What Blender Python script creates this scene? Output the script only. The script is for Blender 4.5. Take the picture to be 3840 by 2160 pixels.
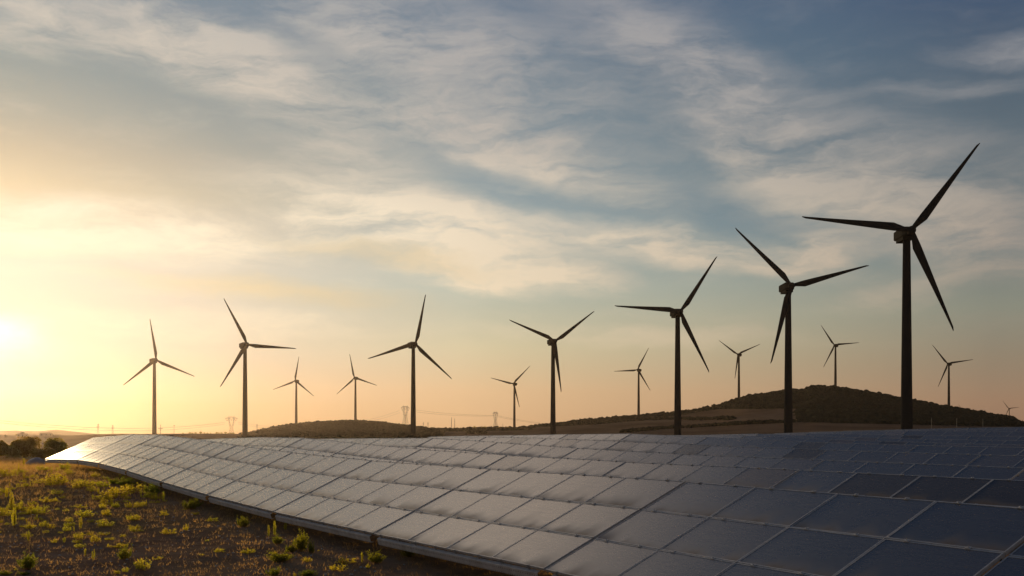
import bpy, bmesh, math, random
import numpy as np
from mathutils import Vector, Matrix
random.seed(7); RNG = np.random.default_rng(11)
S = bpy.context.scene; COL = S.collection
for o in list(bpy.data.objects): bpy.data.objects.remove(o)

# ---------------------------------------------------------------- camera (level, eye at the origin)
cd = bpy.data.cameras.new('camera'); cam = bpy.data.objects.new('camera', cd); COL.objects.link(cam)
cam.location = (0, 0, 0); cam.rotation_euler = (math.radians(90), 0, 0)
cd.sensor_fit = 'HORIZONTAL'; cd.sensor_width = 36; cd.lens = 36*4200/3840
cd.shift_y = (1630 - 1080)/3840; cd.clip_start = .2; cd.clip_end = 20000
S.camera = cam
S.view_settings.view_transform = 'Standard'; S.view_settings.look = 'None'
S.view_settings.exposure = 0; S.view_settings.gamma = 1; S.view_settings.use_curve_mapping = False
S.cycles.max_bounces = 6; S.cycles.volume_bounces = 0; S.cycles.transparent_max_bounces = 8
S.cycles.sample_clamp_indirect = 4

SUN_AZ, SUN_EL = -26.8, 4.4           # degrees, clockwise from the view axis / above the horizon
sd = bpy.data.lights.new('sun', 'SUN'); sun = bpy.data.objects.new('sun', sd); COL.objects.link(sun)
a, e = math.radians(SUN_AZ), math.radians(SUN_EL)
sdir = Vector((math.sin(a)*math.cos(e), math.cos(a)*math.cos(e), math.sin(e)))
sun.rotation_euler = sdir.to_track_quat('Z', 'Y').to_euler()
sd.energy = 5.0; sd.angle = math.radians(3.5); sd.color = (1.0, .74, .42)
ROW = (-0.49409, 0.86941)
UPS = (0.86941, 0.49409)
TL = 6.65
D1 = 8.841
DR = 6.37
CLEAR = 0.5
TILT = math.radians(25.1)
ROWZ = [
    ([-3.00, 0.90, 2.19, 3.20, 4.20, 5.20, 6.14, 7.10, 8.08, 8.97, 9.94, 10.80, 11.85, 13.00, 15.00, 20.00], [-2.200, -2.160, -2.037, -2.009, -1.963, -1.836, -1.660, -1.439, -1.285, -1.259, -1.354, -1.439, -1.620, -1.750, -1.950, -2.050]),
    ([1.95, 2.62, 2.79, 3.18, 3.62, 4.28, 4.80, 5.26, 5.81, 6.81, 7.55, 7.81, 8.69, 9.77, 11.00, 12.20, 14.00, 22.00], [-2.109, -2.064, -2.055, -2.040, -2.029, -1.977, -1.939, -1.879, -1.816, -1.636, -1.488, -1.422, -1.400, -1.482, -1.591, -1.691, -1.941, -2.000]),
    ([2.64, 3.07, 3.61, 4.31, 4.91, 5.61, 6.62, 7.13, 7.59, 8.87, 10.29, 11.49, 13.29, 22.00], [-2.085, -2.053, -2.017, -1.975, -1.912, -1.810, -1.616, -1.559, -1.440, -1.476, -1.536, -1.636, -1.886, -2.000]),
    ([3.33, 3.99, 4.53, 5.44, 6.20, 6.55, 7.56, 8.58, 9.00, 9.55, 10.75, 12.55, 22.00], [-1.924, -1.890, -1.842, -1.735, -1.636, -1.583, -1.463, -1.388, -1.376, -1.498, -1.598, -1.848, -2.000]),
    ([4.02, 4.60, 5.47, 6.23, 6.73, 7.19, 7.48, 7.75, 8.75, 9.75, 10.86, 12.06, 13.86, 22.00], [-1.755, -1.719, -1.649, -1.513, -1.395, -1.294, -1.251, -1.214, -1.247, -1.309, -1.357, -1.457, -1.707, -2.000]),
    ([4.71, 5.64, 6.35, 6.90, 7.41, 7.89, 8.38, 9.58, 11.38, 22.00], [-1.744, -1.634, -1.529, -1.426, -1.311, -1.296, -1.297, -1.397, -1.647, -2.000]),
    ([5.40, 6.29, 7.28, 7.74, 8.26, 8.88, 10.08, 11.88, 22.00], [-1.586, -1.521, -1.407, -1.280, -1.206, -1.262, -1.362, -1.612, -2.000]),
    ([6.10, 7.09, 8.21, 8.63, 9.14, 10.34, 12.14, 22.00], [-1.394, -1.306, -1.271, -1.169, -1.203, -1.303, -1.553, -2.000]),
    ([6.79, 8.13, 9.14, 9.77, 10.97, 12.77, 22.00], [-1.063, -1.002, -1.031, -1.135, -1.235, -1.485, -2.000]),
    ([7.48, 8.17, 8.95, 9.64, 10.84, 12.64, 22.00], [-0.885, -0.893, -0.923, -0.970, -1.070, -1.320, -2.000]),
    ([8.17, 8.92, 9.98, 10.53, 11.73, 13.53, 22.00], [-0.677, -0.731, -0.837, -0.907, -1.007, -1.257, -2.000])]
SKY_AZ = [-180.000, -27.860, -24.567, -24.228, -23.829, -22.852, -22.270, -21.684, -20.735, -20.016, -18.680, -16.949, -14.931, -13.650, -13.263, -12.875, -12.355, -11.703, -11.047, -9.728, -8.531, -7.863, -6.789, -5.711, -4.899, -3.814, -2.726, -2.182, -0.955, 0.409, 1.773, 3.814, 5.846, 7.863, 9.197, 10.521, 11.834, 13.134, 13.908, 14.549, 14.676, 15.059, 15.440, 16.197, 17.447, 18.680, 19.411, 20.376, 21.329, 22.270, 23.199, 24.114, 24.364, 24.792, 28.496, 34.439, 60.000, 180.000]
SKY_E = [-0.00100, -0.00084, -0.00043, -0.00043, -0.00022, 0.00000, 0.00022, -0.00066, 0.00000, 0.00045, 0.00056, 0.00091, 0.00092, 0.00069, 0.00116, 0.00325, 0.00535, 0.00769, 0.00935, 0.01150, 0.01248, 0.01250, 0.01135, 0.00900, 0.00735, 0.00499, 0.00404, 0.00523, 0.00571, 0.00571, 0.00881, 0.01307, 0.01587, 0.01910, 0.02139, 0.02622, 0.03356, 0.03687, 0.03860, 0.03895, 0.03939, 0.04139, 0.04177, 0.04024, 0.03680, 0.03225, 0.02987, 0.02611, 0.02262, 0.01983, 0.01641, 0.01391, 0.01041, 0.00908, 0.00628, 0.00098, -0.00100, -0.00100]
E0_AZ = [-180.000, -27.860, -24.567, -22.620, -20.735, -17.447, -9.728, 7.863, 15.693, 19.411, 24.567, 29.539, 60.000, 180.000]
E0_E = [-0.01600, -0.01726, -0.01754, -0.01714, -0.01336, -0.00500, -0.00493, -0.00472, -0.00229, 0.00067, 0.00195, 0.00124, -0.01000, -0.01600]
RR_AZ = [-180.000, -14.165, -12.875, 180.000]
RR_R = [1500, 1500, 1850, 1850]
FAR_AZ = [-180.000, -28.915, -25.685, -24.567, -23.886, -23.025, -22.620, -22.212, -21.978, -21.566, -21.092, -20.735, -20.256, -19.168, -18.435, -17.447, -13.650, -8.397, 22.968, 24.284, 24.454, 24.624, 25.241, 27.431, 180.000]
FAR_E = [-0.00200, 0.00167, 0.00257, 0.00303, 0.00348, 0.00285, 0.00330, 0.00419, 0.00397, 0.00310, 0.00222, 0.00134, 0.00045, 0.00090, 0.00068, 0.00000, -0.00093, -0.00141, -0.00153, 0.00868, 0.01062, 0.01017, 0.00861, -0.00211, -0.00200]
TURBINES = [  # hub x, y, z, scale, first blade angle, side the hub is on
    (-343.57, 1081.6, 71.96, 1.000, 98.8, 1),
    (-209.45, 886.1, 71.22, 1.000, 117.8, 1),
    (-351.63, 1816.5, 87.37, 0.991, 81.0, -1),
    (-257.82, 1832.3, 92.92, 0.995, 101.5, -1),
    (-75.74, 878.8, 71.14, 1.000, 78.2, 1),
    (2.20, 1850.0, 84.13, 1.008, 45.2, -1),
    (33.77, 875.5, 73.17, 1.000, 37.2, 1),
    (206.15, 1838.3, 106.36, 1.003, 62.0, -1),
    (100.40, 667.2, 73.39, 1.000, 56.2, 1),
    (365.65, 1813.2, 129.94, 0.984, 22.8, -1),
    (139.30, 557.7, 74.23, 1.000, 15.0, 1),
    (511.63, 1777.4, 142.19, 0.964, 3.2, -1),
    (147.48, 413.5, 75.51, 1.000, 52.5, 1),
    (670.60, 1723.7, 109.17, 0.943, 7.5, -1),
    (1685.57, 3800.0, 88.67, 0.851, 6.5, -1),
    (1536.29, 3800.0, 74.19, 0.913, 5.8, -1)]
PLANTS = [  # kind, x, y, width, height
    ('c', -10.84, 29.87, 0.39, 0.21),
    ('c', -11.66, 30.99, 0.18, 0.11),
    ('c', -12.28, 31.04, 0.21, 0.15),
    ('c', -12.03, 30.37, 0.17, 0.07),
    ('c', -12.52, 29.97, 0.29, 0.17),
    ('c', -12.16, 29.56, 0.20, 0.13),
    ('c', -10.42, 26.96, 0.23, 0.19),
    ('c', -10.51, 27.92, 0.15, 0.12),
    ('c', -9.78, 26.26, 0.23, 0.18),
    ('c', -10.18, 27.89, 0.27, 0.09),
    ('c', -9.60, 26.75, 0.23, 0.09),
    ('c', -9.53, 27.46, 0.17, 0.09),
    ('c', -10.62, 31.29, 0.22, 0.12),
    ('c', -9.75, 28.79, 0.16, 0.12),
    ('c', -8.95, 25.49, 0.40, 0.12),
    ('b', -7.96, 23.02, 0.25, 0.25),
    ('c', -7.33, 21.24, 0.12, 0.11),
    ('c', -7.38, 20.98, 0.07, 0.07),
    ('c', -10.20, 26.26, 0.23, 0.09),
    ('u', -10.50, 26.26, 0.11, 0.15),
    ('c', -10.72, 26.21, 0.12, 0.11),
    ('u', -8.48, 22.68, 0.08, 0.18),
    ('b', -9.21, 21.26, 0.30, 0.30),
    ('c', -15.63, 35.13, 0.42, 0.23),
    ('c', -15.70, 35.85, 0.12, 0.22),
    ('c', -13.98, 33.24, 0.40, 0.27),
    ('c', -14.32, 33.42, 0.48, 0.18),
    ('c', -15.74, 34.61, 0.33, 0.15),
    ('c', -15.32, 36.90, 0.49, 0.23),
    ('c', -12.59, 29.27, 0.18, 0.22),
    ('c', -13.86, 31.62, 0.17, 0.09),
    ('c', -13.55, 30.05, 0.11, 0.09),
    ('c', -11.46, 28.89, 0.21, 0.15),
    ('u', -11.33, 28.94, 0.08, 0.12),
    ('c', -14.10, 38.59, 0.55, 0.15),
    ('c', -12.49, 35.22, 0.23, 0.15),
    ('c', -12.86, 35.19, 0.18, 0.13),
    ('c', -11.73, 32.44, 0.20, 0.15),
    ('c', -13.42, 34.85, 0.30, 0.15),
    ('c', -12.80, 32.98, 0.17, 0.08),
    ('c', -13.51, 33.95, 0.18, 0.11),
    ('c', -14.03, 30.75, 0.15, 0.10),
    ('c', -9.36, 21.14, 0.06, 0.06),
    ('b', -9.34, 20.63, 0.20, 0.09),
    ('b', -14.83, 43.32, 0.72, 0.35),
    ('b', -15.80, 44.44, 0.36, 0.23),
    ('u', -14.40, 42.57, 0.10, 0.18),
    ('b', -12.76, 39.72, 0.47, 0.38),
    ('u', -13.44, 40.96, 0.14, 0.23),
    ('u', -11.51, 36.96, 0.12, 0.32),
    ('c', -11.69, 36.74, 0.35, 0.09),
    ('b', -9.96, 34.73, 0.46, 0.28),
    ('u', -10.44, 35.47, 0.07, 0.14),
    ('b', -10.04, 35.56, 0.37, 0.19),
    ('c', -13.96, 38.18, 0.51, 0.20),
    ('c', -12.50, 35.28, 0.27, 0.17),
    ('c', -12.06, 35.19, 0.22, 0.20),
    ('c', -11.74, 35.38, 0.34, 0.20),
    ('c', -10.55, 31.13, 0.37, 0.18),
    ('c', -10.11, 32.58, 0.23, 0.17),
    ('c', -14.07, 40.17, 0.54, 0.23),
    ('c', -15.46, 41.14, 0.35, 0.24),
    ('c', -17.95, 48.25, 0.34, 0.25),
    ('c', -20.12, 53.61, 0.51, 0.18),
    ('c', -16.98, 44.36, 0.42, 0.21),
    ('c', -15.76, 43.28, 0.52, 0.27),
    ('c', -13.22, 38.52, 0.28, 0.11),
    ('c', -12.67, 34.70, 0.20, 0.18),
    ('c', -11.72, 32.32, 0.22, 0.23),
    ('c', -9.90, 29.43, 0.31, 0.11),
    ('c', -9.60, 28.66, 0.27, 0.08),
    ('c', -8.28, 28.46, 0.12, 0.20),
    ('c', -9.36, 33.10, 0.24, 0.09),
    ('c', -17.14, 47.21, 0.27, 0.16),
    ('u', -5.84, 26.86, 0.09, 0.28),
    ('u', -5.75, 27.08, 0.13, 0.36),
    ('b', -5.25, 25.15, 0.22, 0.20),
    ('u', -5.81, 28.71, 0.15, 0.22),
    ('b', -4.51, 23.91, 0.27, 0.43),
    ('b', -4.73, 23.93, 0.24, 0.16),
    ('b', -4.21, 23.47, 0.13, 0.26),
    ('b', -4.57, 22.15, 0.44, 0.20),
    ('c', -5.63, 23.86, 0.28, 0.09),
    ('s', -5.77, 24.39, 0.08, 0.38),
    ('b', -4.32, 20.29, 0.22, 0.14),
    ('c', -4.03, 22.00, 0.18, 0.10),
    ('c', -3.21, 21.59, 0.34, 0.12),
    ('c', -3.21, 20.72, 0.29, 0.13),
    ('u', -2.89, 21.54, 0.09, 0.24),
    ('b', -3.65, 20.17, 0.29, 0.11),
    ('c', -3.91, 20.17, 0.05, 0.07),
    ('b', -7.04, 29.30, 0.28, 0.25),
    ('c', -5.02, 23.70, 0.09, 0.10),
    ('c', -2.71, 21.13, 0.09, 0.10),
    ('s', -1.93, 20.85, 0.04, 0.17),
    ('s', -1.38, 20.50, 0.04, 0.17),
    ('s', -1.67, 20.29, 0.04, 0.14),
    ('b', -2.07, 22.78, 0.33, 0.22),
    ('b', -2.63, 21.67, 0.31, 0.21),
    ('s', -9.88, 22.92, 0.13, 0.33),
    ('s', -14.13, 46.39, 0.09, 0.27),
    ('u', -8.56, 22.98, 0.04, 0.20),
    ('b', -9.01, 20.69, 0.20, 0.07),
    ('c', -7.41, 21.00, 0.12, 0.08),
    ('c', -7.08, 21.50, 0.29, 0.24)]
PLANT_LABEL = {78: 'tallest leafy bush beside the front row, two shoots rising above it',
    81: 'broad bright green bush low in the field, below the tallest bush',
    83: 'single tall dry stalk standing alone in the dry soil',
    44: 'bright green bush tucked under the front solar row, left side',
    51: 'dark green bush under the middle of the front solar row',
    0: 'dense rounded green weed cushion alone in the bare left field',
    15: 'tall yellowish bushy weed at the lower left of the field',
    100: 'thin dry twig standing up before the lit panels of the front row',
    22: 'low straggling olive-brown bush near the lower left corner',
    88: 'narrow upright weed near the rail, in the shade of the front row',
    47: 'green bush by a rail gap, left of the dark green bush',
    104: 'ragged yellowish weed cluster right of the tall yellowish bushy weed',
    74: 'narrow twin-shooted weed near the rail, left of the tallest bush',
    14: 'long flat green weed cushion lying along the soil',
    80: 'upright leafy bush touching the right side of the tallest bush'}
HEDGES = [
    [(105.9, 1054.2), (126.5, 1106.9), (157.5, 1181.3), (190.6, 1177.3), (210.4, 1132.7), (222.1, 1060.0), (248.1, 1024.7), (260.3, 1021.9)],
    [(38.9, 1796.3), (79.9, 1677.6), (118.7, 1608.6), (164.5, 1645.0), (204.3, 1631.7), (238.6, 1565.6), (249.2, 1420.2)],
    [(252.2, 1412.5), (260.2, 1401.1), (253.2, 1289.1)],
    [(-53.3, 1399.2), (-46.4, 1498.2), (-35.4, 1352.6)]]
CLOUDS = [  # azimuth, elevation, half length, half width, slant, amount, shade (degrees)
    (-22.27, 18.86, 5.61, 1.23, -12.0, 0.75, 0),
    (-14.55, 18.36, 9.20, 1.77, -21.0, 0.85, 0),
    (-2.73, 17.92, 10.89, 4.09, -16.0, 0.60, 0),
    (-0.27, 14.48, 7.64, 1.09, -14.0, 0.75, 0),
    (10.52, 16.93, 10.55, 2.86, -33.0, 0.80, 0),
    (17.57, 12.54, 9.92, 2.86, -10.0, 0.55, 0),
    (23.77, 17.70, 3.43, 0.82, -3.0, 0.70, 0),
    (21.21, 16.21, 5.34, 0.55, 0.0, 0.35, 0),
    (8.53, 9.43, 8.67, 1.16, -9.0, 0.80, 0),
    (15.06, 9.08, 3.56, 1.02, 10.0, 0.75, 0),
    (22.39, 9.38, 4.90, 1.91, -18.0, 0.65, 0),
    (-4.90, 10.48, 9.48, 2.05, -13.0, 0.85, 0),
    (-0.27, 8.13, 6.28, 0.95, -3.0, 0.80, 0),
    (-19.90, 9.91, 12.06, 1.64, -3.0, 0.80, 0),
    (-7.73, 13.66, 6.43, 1.50, -22.0, 0.40, 0),
    (-23.89, 17.75, 2.97, 0.82, -5.0, 0.40, 0),
    (3.81, 12.46, 6.79, 0.82, -12.0, 0.25, 0),
    (-8.40, 20.06, 6.68, 1.09, -10.0, 0.45, 0),
    (20.62, 6.99, 5.98, 0.82, 8.0, 0.35, 0),
    (9.86, 11.41, 7.42, 1.23, -12.0, 0.90, 2),
    (-5.71, 12.43, 4.73, 0.82, -14.0, 0.40, 2),
    (14.42, 18.84, 6.40, 2.18, -10.0, 0.40, 2),
    (3.13, 8.38, 4.08, 0.55, -6.0, 0.40, 2),
    (-11.70, 6.98, 7.33, 0.82, -4.0, 0.60, 1),
    (-6.39, 9.01, 6.06, 0.61, -8.0, 0.50, 1),
    (6.52, 4.87, 9.43, 0.68, -2.0, 0.30, 0),
    (-13.65, 5.29, 11.59, 0.82, 0.0, 0.30, 0),
    (-60.00, 31.00, 24.00, 9.00, -12.0, 0.70, 0),
    (40.00, 36.00, 24.00, 7.00, -15.0, 0.50, 0),
    (-45.00, 14.00, 18.00, 3.00, -5.0, 0.60, 0),
    (45.00, 15.00, 16.00, 4.00, 5.0, 0.50, 0),
    (60.00, 40.00, 30.00, 9.00, 0.0, 0.50, 0),
    (-70.00, 45.00, 30.00, 9.00, 10.0, 0.60, 0),
    (110.00, 30.00, 40.00, 9.00, 0.0, 0.50, 0),
    (-120.00, 30.00, 40.00, 9.00, 0.0, 0.50, 0)]
SCRUB_AZ = [-180.000, -27.860, -13.779, -13.650, -3.950, -3.542, 0.955, 1.228, 3.814, 7.863, 10.389, 14.229, 14.357, 22.270, 24.792, 28.496, 40.000, 41.000, 180.000]
SCRUB_E = [0.50000, 0.15366, 0.16881, -0.01620, -0.01663, 0.00261, 0.00405, 0.00690, 0.00974, 0.01557, 0.02248, 0.02262, 0.01084, 0.00727, 0.00648, 0.00628, 0.00628, 0.50000, 0.50000]
BUSHY = [  # x, y, width, height
    (-52.3, 120.1, 2.80, 2.26),
    (-47.6, 116.7, 2.56, 2.07),
    (-55.5, 120.9, 1.78, 1.85),
    (-52.6, 117.8, 1.68, 1.41),
    (-48.5, 115.2, 1.65, 1.07),
    (-59.1, 124.7, 2.38, 1.61)]
HORIZON_TREES = [  # x, y, width, height
    (-600.0, 1358.4, 4.5, 1.8),
    (-567.0, 1372.5, 3.3, 2.2),
    (-418.6, 1424.8, 2.4, 0.9),
    (-410.5, 1427.1, 3.1, 2.2),
    (-407.3, 1428.0, 2.4, 1.5),
    (-403.6, 1429.1, 3.1, 1.9),
    (-397.9, 1430.7, 3.1, 2.9),
    (-393.4, 1431.9, 2.4, 1.9),
    (-389.6, 1433.0, 2.4, 1.2),
    (-385.8, 1434.0, 2.0, 1.5),
    (-378.8, 1435.9, 3.1, 2.3),
    (-375.9, 1436.6, 1.7, 2.0),
    (-373.4, 1437.3, 1.4, 2.3),
    (-372.1, 1437.6, 1.7, 1.7),
    (-367.9, 1438.7, 3.8, 2.7),
    (-364.0, 1439.7, 2.7, 1.7),
    (-361.5, 1440.3, 2.1, 2.3),
    (-358.6, 1441.1, 3.1, 2.3),
    (-347.9, 1443.7, 1.7, 3.0),
    (-59.3, 1779.0, 5.9, 5.4),
    (-44.9, 1779.4, 8.5, 4.6),
    (-18.6, 1779.9, 9.3, 3.9),
    (-6.4, 1780.0, 5.9, 3.5)]
PYLONS = [  # kind, x, y, ground, height
    ('delta', -335.3, 1338.6, -0.40, 23.35),
    ('delta', -178.7, 1876.5, 15.55, 34.49),
    ('delta', -27.9, 1889.8, 10.40, 29.65),
    ('lattice', -540.7, 1463.3, 0.05, 14.23),
    ('lattice', -523.8, 1469.4, 0.35, 12.25),
    ('lattice', -422.8, 1857.5, 5.98, 11.71),
    ('lattice', -149.7, 1894.1, 11.73, 9.46),
    ('lattice', -142.1, 1894.7, 10.81, 10.40),
    ('mast', -102.5, 1897.2, 7.74, 21.62),
    ('mast', -97.1, 1897.5, 7.48, 20.08)]
POLES = [
    ('cross', -269.5, 858.7, -2.68, 10.04),
    ('lamp', -375.5, 1244.6, -0.74, 11.11),
    ('stub', -14.7, 1759.9, 8.33, 8.43),
    ('pale', 280.6, 749.2, 4.25, 7.17),
    ('pale', 332.2, 836.5, 5.32, 7.03),
    ('pale', 368.2, 875.7, 5.44, 7.07),
    ('thin', -230.8, 553.8, -8.85, 7.80)]
WIRES = [  # from, to, sag
    ((-380.6, 815.6, 11.07), (-342.8, 1336.8, 14.8), 6.9),
    ((-380.6, 815.6, 9.51), (-342.8, 1336.8, 12.73), 7.4),
    ((-328.1, 1340.4, 15.0), (-348.2, 1816.9, 14.28), 3.2),
    ((-328.1, 1340.4, 12.77), (-342.0, 1818.1, 11.26), 3.2),
    ((-241.5, 1844.3, 23.71), (-188.4, 1875.6, 40.64), 1.4),
    ((-241.5, 1844.3, 20.2), (-187.6, 1875.6, 37.07), 1.4),
    ((-169.4, 1877.4, 42.46), (-31.5, 1889.7, 32.4), 2.3),
    ((-169.4, 1877.4, 39.34), (-30.6, 1889.8, 31.5), 2.8),
    ((-24.3, 1889.8, 31.95), (74.8, 1848.5, 15.4), 0.9),
    ((-24.3, 1889.8, 30.15), (68.2, 1848.7, 14.97), 0.9)]
HOUSES = [
    (-576.7, 1319.5, -2.19, 12.3, 3.4),
    (-553.0, 1329.6, -1.80, 14.6, 3.5),
    (-593.3, 1312.1, -2.55, 2.5, 2.2)]
BOULDER = (-32.89, 77.48)
MARKER = (-50.71, 122.13, -1.92)
# ---- terrain: heights measured from the eye level (z = 0 is the camera's height)
def interp(xs, ys, x):
    return np.interp(x, xs, ys)
def near_z(x, y):
    s = (x*ROW[0] + y*ROW[1])/TL
    d = x*UPS[0] + y*UPS[1]
    zs = np.array([interp(p[0], p[1], s) for p in ROWZ])
    k = np.clip((d - D1)/DR, 0, len(ROWZ) - 1)
    i = np.minimum(np.floor(k).astype(int), len(ROWZ) - 2); f = k - i
    j = np.arange(s.shape[0])
    z = zs[i, j]*(1 - f) + zs[i+1, j]*f - CLEAR
    return z - 0.018*np.clip(D1 - 1.0 - d, 0, 30)*np.clip(1 - (s - 8)/6, 0, 1)
def far_z(x, y):
    az = np.degrees(np.arctan2(x, y)); r = np.hypot(x, y)
    e0 = interp(E0_AZ, E0_E, az); e1 = interp(SKY_AZ, SKY_E, az); rr = interp(RR_AZ, RR_R, az); e2 = interp(FAR_AZ, FAR_E, az)
    t = np.clip((r - 150)/(rr - 150), 0, 1)
    a = e0 + (e1 - e0)*t**1.8
    u = np.clip((r - rr)/500, 0, 1); u = u*u*(3 - 2*u)
    b = e1 + (-0.006 - e1)*u
    w = np.clip((r - rr - 700)/(3800 - rr - 700), 0, 1); w = w*w*(3 - 2*w)
    c = b + (e2 - b)*w
    q = np.clip((r - 3800)/700, 0, 1)
    c = c + (-0.004 - c)*q*q*(3 - 2*q)
    return np.where(r < rr, a, c)*r
def ground_z(x, y):
    x = np.atleast_1d(np.asarray(x, float)); y = np.atleast_1d(np.asarray(y, float))
    r = np.hypot(x, y)
    w = np.clip((r - 108)/90, 0, 1); w = w*w*(3 - 2*w)
    n = 0.05*np.sin(x*0.9 + 1.3*np.sin(y*0.37))*np.sin(y*0.8 + 0.9*np.sin(x*0.5)) + 0.025*np.sin(x*2.3 + y*1.1)*np.sin(y*2.7 - x*0.7)
    return near_z(x, y)*(1 - w) + far_z(x, y)*w + n*np.clip(1 - r/160, 0, 1)
def gz(x, y):
    return float(ground_z(x, y)[0])
# ---------------------------------------------------------------- node helpers
class NT:
    def __init__(s, tree): s.t = tree; s.n = tree.nodes; s.l = tree.links
    def new(s, typ, **kw):
        n = s.n.new(typ)
        for k, v in kw.items(): setattr(n, k, v)
        return n
    def put(s, sock, v):
        if v is None: return
        if isinstance(v, bpy.types.NodeSocket): s.l.new(v, sock)
        else: sock.default_value = v
    def math(s, op, a, b=None, c=None, clamp=False):
        n = s.new('ShaderNodeMath', operation=op); n.use_clamp = clamp
        for i, v in enumerate((a, b, c)): s.put(n.inputs[i], v)
        return n.outputs[0]
    def vmath(s, op, a, b=None, out=0):
        n = s.new('ShaderNodeVectorMath', operation=op)
        s.put(n.inputs[0], a); s.put(n.inputs[1], b)
        return n.outputs['Value'] if op in ('LENGTH', 'DOT_PRODUCT') else n.outputs[0]
    def mix(s, f, a, b, blend='MIX'):
        n = s.new('ShaderNodeMix', data_type='RGBA', blend_type=blend)
        s.put(n.inputs['Factor'], f); s.put(n.inputs[6], a); s.put(n.inputs[7], b)
        return n.outputs[2]
    def ramp(s, f, stops, interp='LINEAR'):
        n = s.new('ShaderNodeValToRGB'); r = n.color_ramp; r.interpolation = interp
        while len(r.elements) < len(stops): r.elements.new(.5)
        for el, (p, c) in zip(r.elements, stops):
            el.position = p; el.color = c if len(c) == 4 else (*c, 1)
        s.put(n.inputs[0], f); return n.outputs[0]
    def rng(s, v, a, b, c=0., d=1., smooth=False):
        n = s.new('ShaderNodeMapRange', interpolation_type='SMOOTHSTEP' if smooth else 'LINEAR')
        for i, x in enumerate((v, a, b, c, d)): s.put(n.inputs[i], x)
        return n.outputs[0]
    def noise(s, vec, scale, detail=4., rough=.55, dist=0., out=0):
        n = s.new('ShaderNodeTexNoise'); s.put(n.inputs['Vector'], vec)
        n.inputs['Scale'].default_value = scale; n.inputs['Detail'].default_value = detail
        n.inputs['Roughness'].default_value = rough; n.inputs['Distortion'].default_value = dist
        return n.outputs[out]
    def mapping(s, vec, loc=(0, 0, 0), rot=(0, 0, 0), scale=(1, 1, 1), typ='POINT'):
        n = s.new('ShaderNodeMapping', vector_type=typ); s.put(n.inputs[0], vec)
        n.inputs['Location'].default_value = loc; n.inputs['Rotation'].default_value = rot; n.inputs['Scale'].default_value = scale
        return n.outputs[0]
    def comb(s, x, y, z):
        n = s.new('ShaderNodeCombineXYZ')
        for i, v in enumerate((x, y, z)): s.put(n.inputs[i], v)
        return n.outputs[0]
def lin(r, g, b):
    return tuple(((c/255)/12.92 if c/255 <= .04045 else ((c/255 + .055)/1.055)**2.4) for c in (r, g, b))

# ---------------------------------------------------------------- sky: Nishita plus thin evening cloud
W = bpy.data.worlds.new('World'); S.world = W; W.use_nodes = True
N = NT(W.node_tree); N.n.clear()
D = N.new('ShaderNodeTexCoord').outputs['Generated']
sp = N.new('ShaderNodeSeparateXYZ'); N.l.new(D, sp.inputs[0])
az = N.math('MULTIPLY', N.math('ARCTAN2', sp.outputs[0], sp.outputs[1]), 57.29578)
el = N.math('MULTIPLY', N.math('ARCSINE', sp.outputs[2]), 57.29578)
off = N.math('ABSOLUTE', N.math('SUBTRACT', az, SUN_AZ))
off = N.math('MINIMUM', off, N.math('SUBTRACT', 360., off))          # degrees of azimuth away from the sun
ef = N.math('POWER', N.math('DIVIDE', N.math('MAXIMUM', el, 0.), 90.), .5)
def ep(d): return (max(d, 0)/90)**.5
def column(stops): return N.ramp(ef, [(ep(d), lin(*c)) for d, c in stops])
SUNWARD = [(0, (200, 148, 92)), (1.5, (210, 174, 132)), (4.2, (216, 202, 188)), (8, (234, 220, 202)), (10.2, (238, 216, 184)), (11.6, (226, 206, 170)), (13.2, (202, 188, 162)), (15, (172, 172, 160)), (17, (148, 159, 157)), (20, (126, 143, 155)), (25, (140, 152, 160)), (36, (96, 112, 132)), (48, (66, 84, 108)), (90, (52, 70, 96))]
MIDDLE = [(0, (208, 160, 114)), (2.2, (219, 184, 142)), (4.5, (212, 200, 164)), (7.5, (182, 190, 176)), (10.5, (152, 169, 172)), (14, (130, 149, 158)), (18, (113, 133, 147)), (22, (98, 118, 140)), (28, (74, 94, 120)), (36, (58, 74, 98)), (50, (44, 58, 80)), (90, (40, 54, 76))]
AWAY = [(0, (148, 110, 88)), (1.6, (156, 126, 102)), (3.6, (146, 132, 112)), (6, (138, 140, 126)), (9, (114, 126, 128)), (12.5, (100, 114, 122)), (16, (86, 102, 116)), (20, (68, 87, 113)), (30, (50, 66, 96)), (50, (38, 50, 76)), (90, (32, 42, 64))]
f1 = N.rng(off, 2., 26., smooth=False); f2 = N.rng(off, 24., 50., smooth=False)
base = N.mix(f2, N.mix(f1, column(SUNWARD), column(MIDDLE)), column(AWAY))
# clouds, each a drifting patch in azimuth and elevation, frayed by noise
uv = N.comb(az, el, 0.)
wn = N.noise(N.mapping(uv, scale=(.10, .22, 1)), 1., 5., .6, 0., out=1)
warp = N.vmath('MULTIPLY', N.vmath('SUBTRACT', wn, (.5, .5, .5)), (7.5, 3.0, 0.))
uvw = N.vmath('ADD', uv, warp)
amt = None; shd = None; gap = None
for (ca, ce, la, lb, ang, st, kind) in CLOUDS:
    m = N.mapping(uvw, (ca, ce, 0), (0, 0, math.radians(ang)), (la, lb, 1), 'TEXTURE')
    q = N.rng(N.vmath('LENGTH', m), .15, 1.35, st, 0., smooth=True)
    if kind == 0: amt = q if amt is None else N.math('ADD', amt, N.math('MULTIPLY', q, N.math('SUBTRACT', 1.25, amt)))
    elif kind == 2: gap = q if gap is None else N.math('MAXIMUM', gap, q)
    else: shd = q if shd is None else N.math('MAXIMUM', shd, q)
st1 = N.noise(N.mapping(uvw, rot=(0, 0, math.radians(24)), scale=(.075, .32, 1)), 1., 8., .64, .1)
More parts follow.
